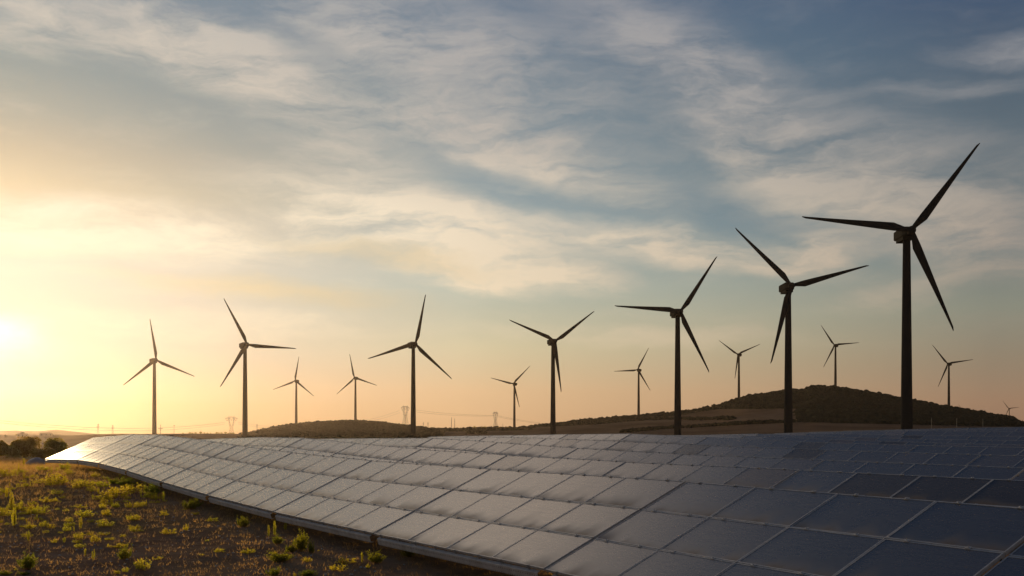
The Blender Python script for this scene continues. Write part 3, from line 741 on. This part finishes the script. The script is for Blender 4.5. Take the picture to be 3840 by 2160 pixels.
def table(row, d, s0, s1, z0, z1, label, clamps, k=0):
    """one rack of 4 x 3 panels; s0 is the far (left) end, s1 the near (right) end"""
    PL = (row2*(s0*TL) + up2*d); PR = (row2*(s1*TL) + up2*d)
    mid = (PL + PR)/2; zm = (z0 + z1)/2; g = gz(mid.x + up2.x*1.3, mid.y + up2.y*1.3)
    t = thing('solar_table', label, 'solar table', (mid.x, mid.y, g), RZ, 'tilted solar tables in long rows')
    L = (PR - PL).length; sx = L/TL
    z0 -= .005; z1 += .005            # each rack is set level, so neighbours meet with a small step
    gam = math.atan2(z1 - z0, L)
    X = Vector((math.cos(gam), 0, math.sin(gam)))
    Y = Vector((0, math.cos(TILT), math.sin(TILT))); Y = (Y - X*Y.dot(X)).normalized(); Z = X.cross(Y)
    B = Matrix(((X.x*sx, Y.x, Z.x, 0), (X.y*sx, Y.y, Z.y, 0), (X.z*sx, Y.z, Z.z, zm - g), (0, 0, 0, 1)))
    for j in range(3):
        for i in range(4):
            wob = Matrix.Rotation(random.gauss(0, .0028), 4, 'X') @ Matrix.Rotation(random.gauss(0, .0022), 4, 'Y')
            p = link('solar_panel', PF, t, B @ T((i - 1.5)*1.652, .495 + 1.006*j, random.gauss(0, .0008)) @ wob)
            kind = 0
            if row == 2 and k == 0 and i > 0: kind = 1
            elif row == 2 and k == 1 and i == 3 and j == 2: kind = 2
            elif row > 1 and random.random() < .05: kind = random.choice((1, 2))
            if kind: p['label'] = 'panel with a blacker face' if kind == 1 else 'panel with a brownish face'
            q = bpy.data.objects.new('glass', PGS[kind]); q.parent = p; COL.objects.link(q)
    link('edge_rail', RAIL, t, B)
    for y in (.25, 1.0, 2.0, 2.75): link('purlin', PURL, t, B @ T(0, y, 0))
    for x in (-1.7, 1.7):
        link('rafter', RAFT, t, B @ T(x, 0, 0))
        for y in (1.75,):
            a = B @ Vector((x, y, -.17))
            link('support_post', POST, t, T(a.x, a.y, -.25) @ Matrix.Diagonal((1, 1, a.z + .27, 1)))
    if clamps:
        for i in range(4):
            for dx in (-.50, .36):
                x = (i - 1.5)*1.652 + dx
                for j in (1, 2): link('clamp', CLAMP, t, B @ T(x, 1.006*j - .008, 0))
                if clamps > 1: link('edge_clamp', HOOK, t, B @ T(x, -.001, 0))
                link('clamp', CLAMP, t, B @ T(x, 3.0, 0))
    return t
B1 = [.19, 1.19, 2.19, 3.20, 4.20, 5.19, 6.15, 7.12, 8.08, 9.01, 9.95, 10.86]
PHASE = {2: .79, 3: .63, 4: .56, 5: .75, 6: .405, 7: .30, 8: .62, 9: .15, 10: .55, 11: .9}
LEFT = {2: 11, 3: 11, 4: 10, 5: 11, 6: 9, 7: 9, 8: 9, 9: 10, 10: 10, 11: 10.6}
RIGHT = {2: 1.79, 3: 2.63, 4: 2.56, 5: 3.75, 6: 4.405, 7: 4.30, 8: 5.62, 9: 6.15, 10: 6.55, 11: 6.9}
zz = lambda r, s: float(np.interp(s, ROWZ[r-1][0], ROWZ[r-1][1]))
first_table = None
for k in range(len(B1) - 1):
    s1, s0 = B1[k], B1[k+1]; n = len(B1) - 2 - k
    lab = 'tilted solar table in the front row of panels, %s from the left end' % ORD[n] if n else 'leftmost solar table of the front row, at the bright far tip'
    if k == 0: lab = 'solar table at the right end of the front row, a step lower'
    drop = .02 if k == 0 else 0
    t = table(1, D1, s0, s1, zz(1, s0) - drop, zz(1, s1) - drop, lab, 2 if k < 8 else 0)
    if k == 1: second_table = t
for r in range(2, 12):
    s = RIGHT[r]; k = 0
    while s < LEFT[r]:
        lab = 'tilted solar table in the %s row of panels, %s' % (ORD[r-1], 'cut by the right edge' if k == 0 else ORD[k] + ' from the right edge')
        table(r, D1 + DR*(r - 1), s + 1, s, zz(r, s + 1), zz(r, s), lab, 1 if r < 5 and s < 8 else 0, k)
        s += 1; k += 1
# loose cable hanging below the right end of the second front table
cb = MB()
pc = row2*((B1[1] + .004)*TL) + up2*(D1 + .62); zc = zz(1, 1.19)
def cpt(ds, du, dz): p = row2*((B1[1] - .006)*TL + ds) + up2*(D1 + du); return Vector((p.x, p.y, zc + dz))
for pts in ([cpt(-.02, .62, .23), cpt(-.05, .52, .02), cpt(-.03, .40, -.20), cpt(-.02, .36, -.45), cpt(0, .34, -.62)], [cpt(-.02, .86, .33), cpt(-.06, .62, .02), cpt(-.06, .45, -.10), cpt(-.03, .28, -.30), cpt(0, .22, -.60)]):
    cb.tube(pts, .006)
o0 = cpt(0, .4, 0); cb.v = [tuple(Vector(p) - o0) for p in cb.v]
thing('hanging_cable', 'loose black cable dangling in the gap at the right end of the front row', 'cable', tuple(o0), data=cb.mesh('hanging_cable', M_WIRE))

# ---------------------------------------------------------------- wind turbines
def blade_mesh(flip):
    b = MB(); rings = []
    for r, le, te, th in [(1.0, -.85, .85, 1.3), (2.2, -.9, .95, 1.2), (6.6, -1.0, 2.15, .75), (12, -.92, 1.85, .55), (22, -.70, 1.25, .36), (32, -.46, .72, .20), (38.8, -.30, .42, .10), (40.2, .12, .40, .06)]:
        if flip: le, te = -te, -le
        h = th/2; tw = math.radians(10)*max(0, 1 - r/28)
        pr = [(le, 0), (le*.6 + te*.1, h), (te*.35, h*.8), (te, .02), (te, -.02), (te*.35, -h*.8), (le*.6 + te*.1, -h)]
        rings.append([Vector((r if not (abs(r - 40.2) < .01 and ((x > .3) if flip else (x < .2))) else r, x*math.cos(tw) - y*math.sin(tw), x*math.sin(tw) + y*math.cos(tw))) for x, y in pr])
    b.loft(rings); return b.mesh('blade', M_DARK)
def nacelle_mesh():
    b = MB(); rings = []          # axis along +x, hub at x = 0, rear at -x
    for x, w, zt, zb in [(-15.6, 2.1, 1.75, -1.45), (-15.0, 2.4, 1.95, -1.5), (-4.2, 2.4, 2.15, -1.5), (-2.4, 1.9, 1.7, -1.4), (-1.4, 1.5, 1.45, -1.3)]:
        c = .35
        rings.append([Vector(p) for p in [(x, -w + c, zb), (x, w - c, zb), (x, w, zb + c), (x, w, zt - c), (x, w - c, zt), (x, -w + c, zt), (x, -w, zt - c), (x, -w, zb + c)]])
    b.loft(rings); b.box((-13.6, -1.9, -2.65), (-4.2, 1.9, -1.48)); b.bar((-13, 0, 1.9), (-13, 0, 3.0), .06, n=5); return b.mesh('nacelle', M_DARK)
def hub_mesh():
    b = MB(); n = 14
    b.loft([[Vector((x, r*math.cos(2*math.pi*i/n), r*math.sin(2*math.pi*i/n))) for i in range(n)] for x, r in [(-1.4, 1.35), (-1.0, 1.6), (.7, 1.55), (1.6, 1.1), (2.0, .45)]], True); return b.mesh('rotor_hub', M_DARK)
def tower_mesh():
    b = MB(); n = 28; Z = [0, .06, .25, .5, .75, 1]
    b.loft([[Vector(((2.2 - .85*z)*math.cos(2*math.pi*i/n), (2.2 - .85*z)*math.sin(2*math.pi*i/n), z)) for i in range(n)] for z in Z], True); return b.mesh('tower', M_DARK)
BL = {1: blade_mesh(False), -1: blade_mesh(True)}; NAC, HUB, TOW = nacelle_mesh(), hub_mesh(), tower_mesh()
TLAB = ['leftmost tall dark wind turbine, beside the hazy sun glow', 'second tall turbine from the left, one blade pointing right', 'small turbine on the left flank of the green mound', 'small turbine on the crest of the green mound', 'tall turbine in front of the mound, one blade nearly upright', 'small turbine on the low saddle right of the thin pylon', 'tall turbine in a Y pose, its lower blade hanging along the tower', 'small turbine low on the left shoulder of the right hill', 'tall turbine with one blade level to the left, before the hill shoulder', 'small turbine on the upper left slope of the right hill', 'second largest turbine, lower blade crossing left of its tower', 'small turbine standing on the summit of the right hill', 'largest and rightmost tall turbine, towering over the solar rows', 'small turbine on the right slope of the hill, right of the largest turbine', 'tiny distant turbine at the right end of the hill skyline', 'distant turbine hidden by the hill, only a blade tip showing over the slope']
for (x, y, z, s, ph, side), lab in zip(TURBINES, TLAB):
    yaw = math.radians(16)*side
    los = math.atan2(x, y)                               # turn with the line of sight
    ax = Vector((math.sin(yaw - los)*1.0, -math.cos(yaw - los), 0))    # rotor axis, from nacelle to hub, towards the eye
    back = Vector((x, y, 0)) - ax*(6.2*s); g = gz(back.x, back.y)
    t = thing('wind_turbine', lab, 'wind turbine', (back.x, back.y, g), math.atan2(ax.y, ax.x), 'dark wind turbines')
    top = z - 1.49*s - g
    link('tower', TOW, t, T(0, 0, -.5) @ Matrix.Diagonal((s, s, top + .5 - .02, 1)))
    link('nacelle', NAC, t, T(6.2*s, 0, z - g) @ Matrix.Diagonal((s, s, s, 1)))
    hb = link('rotor_hub', HUB, t, T(6.2*s, 0, z - g) @ Matrix.Diagonal((s, s, s, 1)))
    # in the rotor plane local y points to the viewer's right, z up
    for q in range(3):
        a = math.radians(ph + 120*q)
        rad_v = Vector((0, math.cos(a), math.sin(a))); tan_v = Vector((0, math.sin(a), -math.cos(a)))   # clockwise side
        ax_v = rad_v.cross(tan_v)
        link('blade', BL[side], hb, Matrix(((rad_v.x, tan_v.x, ax_v.x, 0), (rad_v.y, tan_v.y, ax_v.y, 0), (rad_v.z, tan_v.z, ax_v.z, 0), (0, 0, 0, 1))))

# ---------------------------------------------------------------- pylons, poles, wires
def lattice(b, lv, r):
    """lv: list of (z, half width, half depth); legs and X bracing on four faces"""
    for (z0, w0, d0), (z1, w1, d1) in zip(lv, lv[1:]):
        c0 = [Vector((sx*w0, sy*d0, z0)) for sx, sy in ((-1, -1), (1, -1), (1, 1), (-1, 1))]; c1 = [Vector((sx*w1, sy*d1, z1)) for sx, sy in ((-1, -1), (1, -1), (1, 1), (-1, 1))]
        for i in range(4):
            j = (i + 1) % 4; b.bar(c0[i], c1[i], r); b.bar(c0[i], c1[j], r*.55); b.bar(c0[j], c1[i], r*.55); b.bar(c1[i], c1[j], r*.6)
def pylon_parts(kind, h, t):
    r = .009*h if kind != 'mast' else .006*h
    if kind == 'delta':
        b = MB(); lattice(b, [(0, .125*h, .11*h), (.12*h, .105*h, .09*h), (.22*h, .09*h, .075*h), (.31*h, .078*h, .065*h), (.40*h, .070*h, .055*h)], .0055*h)
        link('lattice_legs', b.mesh('lattice_legs', M_STEEL), t)
        b = MB()
        for s in (-1, 1):
            for y in (-.035*h, .035*h):
                po = [Vector((s*.070*h, y, .40*h)), Vector((s*.11*h, y, .55*h)), Vector((s*.135*h, y, .68*h)), Vector((s*.13*h, y, .80*h)), Vector((s*.12*h, y, .88*h))]
                pi = [Vector((s*.012*h, y, .43*h)), Vector((s*.06*h, y, .58*h)), Vector((s*.095*h, y, .70*h)), Vector((s*.11*h, y, .80*h)), Vector((s*.10*h, y, .86*h))]
                for p, q in zip(po, po[1:]): b.bar(p, q, .0055*h)
                for p, q in zip(pi, pi[1:]): b.bar(p, q, .0055*h)
                for i in range(4): b.bar(po[i], pi[i+1], .0032*h); b.bar(pi[i], po[i+1], .0032*h)
            b.bar((s*.135*h, 0, .86*h), (s*.135*h, 0, 1.0*h), .007*h, .003*h)
        link('window_frame', b.mesh('window_frame', M_STEEL), t)
        b = MB()
        for y in (-.035*h, .035*h):
            b.bar((-.13*h, y, .93*h), (.13*h, y, .93*h), .005*h); b.bar((-.12*h, y, .875*h), (.12*h, y, .875*h), .004*h)
            for s in (-1, 1):
                b.bar((s*.13*h, y, .93*h), (s*.31*h, 0, .845*h), .005*h); b.bar((s*.12*h, y, .845*h), (s*.31*h, 0, .845*h), .0045*h); b.bar((s*.12*h, y, .845*h), (s*.13*h, y, .93*h), .005*h)
                for f in (.35, .7): b.bar((s*(.13 + .18*f)*h, y*(1-f), (.93 - .085*f)*h), (s*(.12 + .19*f)*h, y*(1-f), .845*h), .003*h)
            for i in range(6): b.bar((-.13*h + .0433*h*i, y, .93*h), (-.13*h + .0433*h*(i+1), y, .875*h), .003*h)
        link('cross_arm', b.mesh('cross_arm', M_STEEL), t)
        for c in (-.22, 0, .22):
            b = MB(); zt = .83*h if c else .86*h
            for s in (-1, 1): b.bar((c*h + s*.075*h, 0, zt), (c*h, 0, zt - .115*h), .006*h, n=5)
            link('insulator_string', b.mesh('insulator_string', M_WIRE), t)
    elif kind == 'lattice':
        b = MB(); lattice(b, [(0, .10*h, .10*h), (.25*h, .075*h, .075*h), (.5*h, .05*h, .05*h), (.75*h, .03*h, .03*h), (1.0*h, .012*h, .012*h)], r); link('lattice_legs', b.mesh('lattice_legs', M_STEEL), t)
        for z in (.62, .76, .90):
            b = MB(); w = .16*h if z < .85 else .12*h
            for s in (-1, 1): b.bar((0, 0, z*h + .03*h), (s*w, 0, z*h), r*.7); b.bar((0, 0, z*h), (s*w, 0, z*h), r*.8)
            link('cross_arm', b.mesh('cross_arm', M_STEEL), t)
    else:
        b = MB(); lattice(b, [(i*.1*h, (.065 - .0055*i)*h*.55, (.065 - .0055*i)*h*.55) for i in range(11)], .004*h); b.bar((0, 0, 0), (0, 0, h), .010*h, n=5); link('lattice_legs', b.mesh('lattice_legs', M_STEEL), t)
PYLAB = ['wide-armed lattice pylon at the left, between the two left turbines', 'tall horned lattice pylon just left of the turbine before the mound', 'narrow-headed lattice pylon on the low saddle, left of the small turbine', 'faint small pylon on the left horizon, left one of the pair', 'faint small pylon on the left horizon, right one of the pair', 'faint tiny pylon behind the left foot of the green mound', 'tiny pylon behind the right flank of the mound, left one of two', 'tiny pylon behind the right flank of the mound, right one of two', 'thin lattice mast behind the mound, the taller left one of a pair', 'thin lattice mast behind the mound, the lower right one of a pair']
for (kd, x, y, g, h), lab in zip(PYLONS, PYLAB):
    nm = {'delta': 'transmission_pylon', 'lattice': 'small_pylon', 'mast': 'lattice_mast'}[kd]
    rz = -math.atan2(x, y) + (0 if x < -300 or kd != 'delta' else (.85 if x < -100 else 1.05))
    t = thing(nm, lab, 'mast' if kd == 'mast' else 'pylon', (x, y, g), rz, 'power line pylons' if kd != 'mast' else 'pair of lattice masts')
    pylon_parts(kd, h, t)
def pole_thing(kd, x, y, g, h, lab, nm, cat, grp):
    t = thing(nm, lab, cat, (x, y, g), -math.atan2(x, y), grp); b = MB()
    r = {'cross': .22, 'lamp': .2, 'stub': .25, 'pale': .12, 'thin': .13}[kd]
    b.bar((0, 0, -.3), (0, 0, h), r, r*.7, 7, True); link('pole', b.mesh('pole', M_PALEPOST if kd == 'pale' else M_WOOD), t)
    if kd in ('cross', 'stub'):
        z = h*.70 if kd == 'cross' else h*.35
        b = MB(); b.box((-1.4, -.16, z), (1.4, .16, z + .3)); link('cross_arm', b.mesh('cross_arm', M_WOOD), t)
        for x0 in (-1.3, 1.3):
            b = MB(); b.bar((x0, 0, z + .3), (x0, 0, z + .95), .22, .15, 6); link('insulator', b.mesh('insulator', M_WIRE), t)
        b = MB(); b.bar((0, 0, h), (0, 0, h + .35), .2, .14, 6); link('insulator', b.mesh('insulator', M_WIRE), t)
    if kd == 'lamp':
        b = MB(); b.box((-.5, -.25, h - .5), (.7, .25, h)); link('lamp_head', b.mesh('lamp_head', M_WIRE), t)
PINF = [('wooden utility pole with a crossarm right of the leftmost tall turbine', 'utility_pole', 'pole', None), ('slim post with a boxy head on the left horizon, left of the wide pylon', 'lamp_post', 'post', None), ('stubby dark utility pole poking out of the trees right of the narrow-headed pylon', 'utility_pole', 'pole', None), ('thin pale post before the right hill, nearest to the largest turbine', 'thin_post', 'post', 'pale posts at the foot of the hill'), ('thin pale post before the right hill, middle one of three', 'thin_post', 'post', 'pale posts at the foot of the hill'), ('thin pale post before the right hill, rightmost of three', 'thin_post', 'post', 'pale posts at the foot of the hill'), ('thin wooden pole behind the dark trees at the far left', 'thin_post', 'post', None)]
for (kd, x, y, g, h), (lab, nm, cat, grp) in zip(POLES, PINF): pole_thing(kd, x, y, g, h, lab, nm, cat, grp)
WLAB = ['upper sagging wire from the left edge to the wide pylon', 'lower sagging wire from the left edge to the wide pylon', 'upper wire from the wide pylon towards the green mound', 'lower wire from the wide pylon towards the green mound', 'upper wire from the mound crest up to the horned pylon', 'lower wire from the mound crest up to the horned pylon', 'upper wire between the horned pylon and the narrow-headed pylon', 'lower wire between the horned pylon and the narrow-headed pylon', 'upper wire from the narrow-headed pylon down behind the hill', 'lower wire from the narrow-headed pylon down behind the hill']
for (a, b_, sag), lab in zip(WIRES, WLAB):
    a = Vector(a); b_ = Vector(b_); b = MB(); pts = []
    for i in range(25):
        f = i/24; p = (b_ - a)*f; p.z -= sag*4*f*(1 - f); pts.append(p)
    b.tube(pts, .11, 4)
    thing('power_line', lab, 'power line', tuple(a), data=b.mesh('power_line', M_STEEL), group='high voltage wires')

# ---------------------------------------------------------------- far houses
HLAB = ['small flat hazy farmhouse on the left horizon with a raised part on its roof', 'long low hazy house on the left horizon, right of the farmhouse', 'tiny hut at the left end of the hazy horizon']
for i, ((x, y, g, w, h), lab) in enumerate(zip(HOUSES, HLAB)):
    t = thing('farmhouse' if i < 2 else 'hut', lab, 'house', (x, y, g - .3), -math.atan2(x, y)); d = 7 if i < 2 else 2.4; h += .3
    b = MB(); b.box((-w/2, -d/2, 0), (w/2, d/2, h)); link('wall', b.mesh('wall', M_WALL), t)
    b = MB(); e = .3; hr = .5 if i < 2 else .7
    b.add([(-w/2 - e, -d/2 - e, h), (w/2 + e, -d/2 - e, h), (w/2 + e, d/2 + e, h), (-w/2 - e, d/2 + e, h), (-w/2 - e, 0, h + hr), (w/2 + e, 0, h + hr)], [(0, 1, 5, 4), (2, 3, 4, 5), (0, 4, 3), (1, 2, 5), (0, 3, 2, 1)])
    rf = link('roof', b.mesh('roof', M_ROOF), t)
    if i == 0:
        b = MB(); b.box((-1.6, -1.6, h + .1), (2.2, 1.6, h + 1.9)); b.box((2.3, -.4, h + .1), (2.9, .4, h + 1.4)); link('roof_block', b.mesh('roof_block', M_WALL), rf)
    if i < 2:
        for q in range(3):
            xx = -w*.33 + q*w*.33; b = MB(); b.box((xx - .5, -d/2 - .02, 1.3), (xx + .5, -d/2 + .05, 2.4)); link('window', b.mesh('window', M_PANE), t)

# ---------------------------------------------------------------- boulder, marker
v = ICO_V*(1 + np.random.default_rng(3).normal(0, .10, (len(ICO_V), 1)))*np.array([.62, .4, .42]) + np.array([0, 0, .24])
bx, by = BOULDER
thing('boulder', 'pale grey boulder in the dry grass left of the end of the front solar row', 'rock', (bx, by, gz(bx, by)), data=mesh_np('boulder', v, ICO_F, [M_STONE], True))
mx, my, mz = MARKER; g = gz(mx, my)
t = thing('marker_post', 'small post with a round white disc in front of the dark trees at the left', 'sign', (mx, my, g), -math.atan2(mx, my))
b = MB(); b.bar((0, .03, 0), (0, .03, mz - g + .02), .025, n=6); link('post', b.mesh('post', M_GALV), t)
b = MB(); b.bar((0, -.004, mz - g), (0, .004, mz - g), .09, n=18); link('disc', b.mesh('disc', M_WHITE), t)

# ---------------------------------------------------------------- weeds and bushes of the field
def weed_mesh(kind, seed):
    """unit size: about one wide and one tall; leafy shoots rising from a common root"""
    rg = np.random.default_rng(seed); P = []; D = []; st = MB()
    n = {'c': 22, 'b': 46, 'u': 9, 's': 1}[kind]
    for i in range(n):
        a = rg.uniform(0, 6.283); rr = math.sqrt(rg.uniform(0, 1))*.5
        if kind == 'u': rr *= .5
        if kind == 's': rr = 0
        h = {'c': rg.uniform(.3, 1)*(1 - .55*rr), 'b': rg.uniform(.4, 1)*(1 - .55*rr), 'u': rg.uniform(.55, 1.)*(1 - .5*rr), 's': 1.}[kind]
        if kind == 'b' and i < 3: h = rg.uniform(.9, 1.08)
        tip = np.array([math.cos(a)*rr, math.sin(a)*rr, h]); root = tip*np.array([.35 if kind != 'c' else .6, .35 if kind != 'c' else .6, 0])
        k = {'c': 20, 'b': 30, 'u': 60, 's': 70}[kind]
        f = rg.uniform(.22 if kind != 's' else .3, 1, k)[:, None]
        bend = np.array([rg.normal(0, .05), rg.normal(0, .05), 0])
        pts = root*(1 - f) + tip*f + bend*np.sin(f*3.1)
        P.append(pts + rg.normal(0, .012 if kind in 'us' else .028, pts.shape)*np.array([1, 1, .6]))
        st.bar(root, tip*.97 + bend*.1, .010, .004, 3)
    P = np.concatenate(P); m = {'c': M_WEED, 'b': M_BUSH, 'u': M_WEED, 's': M_DRY}[kind]
    v, f = leaves(P, {'c': .12, 'b': .105, 'u': .11, 's': .07}[kind], aspect=.34, up=1.1)
    return mesh_np('foliage', v, f, [m]), st.mesh('stem', M_DRY)
WEEDS = {k: [weed_mesh(k, 100*ord(k) + i) for i in range(4 if k != 's' else 2)] for k in 'cbus'}
SPECIAL = {(i): None for i in range(0)}
CAT = {'c': ('low_weed', 'low yellow-green weed cushion scattered over the dry brown field', 'weed', 'low weeds over the field'), 'b': ('leafy_bush', 'leafy green bush in the field along the front of the solar row', 'bush', 'leafy bushes by the solar row'), 'u': ('upright_weed', 'narrow upright yellow-green weed in the dry field', 'weed', 'upright weeds in the field'), 's': ('dry_stalk', 'single dry brown stalk standing in the field', 'plant', 'dry stalks')}
def plant(i, kd, x, y, w, h, label=None, group=None):
    nm, lab, cat, grp = CAT[kd]
    t = thing(nm, label or lab, cat, (x, y, gz(x, y) - .01), random.uniform(0, 6.28), group or grp)
    k = 1.3 if kd != 'c' else 1.2
    t.scale = (w*k, w*k, h*1.2)
    fo, st = random.choice(WEEDS[kd]); link('foliage', fo, t); link('stem', st, t)
for i, (kd, x, y, w, h) in enumerate(PLANTS): plant(i, kd, x, y, w, h, PLANT_LABEL.get(i))
# smaller weeds between them, thinning towards the viewer
cnt = 0
while cnt < 215:
    u = random.uniform(-26, -3); r = math.exp(random.uniform(math.log(24), math.log(95)))
    x, y = r*math.sin(math.radians(u)), r*math.cos(math.radians(u)); d = x*UPS[0] + y*UPS[1]
    if d > D1 - .4 or d < -22: continue
    dens = .12 + .88*min(1, max(0, (r - 27)/16))
    cl = .5 + .5*math.sin(x*.55 + 1.7*math.sin(y*.21))*math.sin(y*.33 + .8)
    if random.random() > dens*max(.10, (cl - .2)*1.3): continue
    s = math.exp(random.gauss(-.42, .5))*(.26 if r < 40 else .38); kd = 'c' if random.random() < .76 else 'u'
    plant(0, kd, x, y, s*(1.2 if kd == 'c' else .5), s*(.55 if kd == 'c' else 1.)); cnt += 1

# ---------------------------------------------------------------- dry grass (stuff)
n = 64000
r = np.exp(RNG.uniform(np.log(17), np.log(135), n)); a = np.radians(RNG.uniform(-28, 3, n))
x, y = r*np.sin(a), r*np.cos(a); d = x*UPS[0] + y*UPS[1]; k = (d < D1 + 4) & (d > -60) & (RNG.random(n) < .2 + .8*np.clip((r - 32)/30, 0, 1)); x, y, r = x[k], y[k], r[k]
z = ground_z(x, y); n = len(x); nb = 4
bx = np.repeat(x, nb) + RNG.normal(0, .05, n*nb); by = np.repeat(y, nb) + RNG.normal(0, .05, n*nb); bz = np.repeat(z, nb) - .01
hh = RNG.gamma(3., .022, n*nb) + .03; hh = np.minimum(hh, .22)*(.5 + .5*np.clip((np.repeat(r, nb) - 22)/25, 0, 1) + 1.0*np.clip((np.repeat(r, nb) - 38)/40, 0, 1)); aa = RNG.uniform(0, 6.283, n*nb); wd = .0022 + .00014*np.repeat(r, nb)
lean = RNG.normal(0, .5, (n*nb, 2))*hh[:, None]
base_ = np.stack([bx, by, bz], 1); side = np.stack([np.cos(aa)*wd, np.sin(aa)*wd, np.zeros(n*nb)], 1)
tipv = base_ + np.stack([lean[:, 0], lean[:, 1], hh], 1)
V = np.stack([base_ - side, base_ + side, tipv], 1).reshape(-1, 3)
gr = link('dry_grass', mesh_np('dry_grass', V, np.arange(3*n*nb).reshape(-1, 3), [M_GRASS])); gr['kind'] = 'stuff'
# pale pebbles in the bare soil (stuff)
n = 900; r = np.exp(RNG.uniform(np.log(19), np.log(60), n)); a = np.radians(RNG.uniform(-27, 2, n)); x, y = r*np.sin(a), r*np.cos(a)
k = x*UPS[0] + y*UPS[1] < D1; x, y, r = x[k], y[k], r[k]
bm = bmesh.new(); bmesh.ops.create_icosphere(bm, subdivisions=1, radius=1); iv = np.array([p.co[:] for p in bm.verts]); jf = np.array([[q.index for q in p.verts] for p in bm.faces]); bm.free()
sz = RNG.uniform(.008, .022, len(x))*(1 + r/60)
V = (iv[None]*sz[:, None, None]*(1 + RNG.normal(0, .15, (len(x), len(iv), 1)))*np.array([1.2, 1, .7]) + np.stack([x, y, ground_z(x, y) + .01], 1)[:, None]).reshape(-1, 3)
F_ = (jf[None] + (np.arange(len(x))*len(iv))[:, None, None]).reshape(-1, 3)
pb = link('pebbles', mesh_np('pebbles', V, F_, [M_PALEPOST])); pb['kind'] = 'stuff'

# ---------------------------------------------------------------- haze: one closed box of even air
b = MB(); b.box((-4750, -4750, -75), (4750, 4750, 200))
def m_haze(n, o):
    v = n.new('ShaderNodeVolumePrincipled'); v.inputs['Color'].default_value = (1, .78, .60, 1); v.inputs['Density'].default_value = HAZE
    v.inputs['Anisotropy'].default_value = .8; n.l.new(v.outputs[0], o.inputs['Volume'])
HAZE = 2.1e-5
M_HAZE = mat('haze_air', m_haze)
hz = link('haze', b.mesh('haze', M_HAZE)); hz['kind'] = 'stuff'
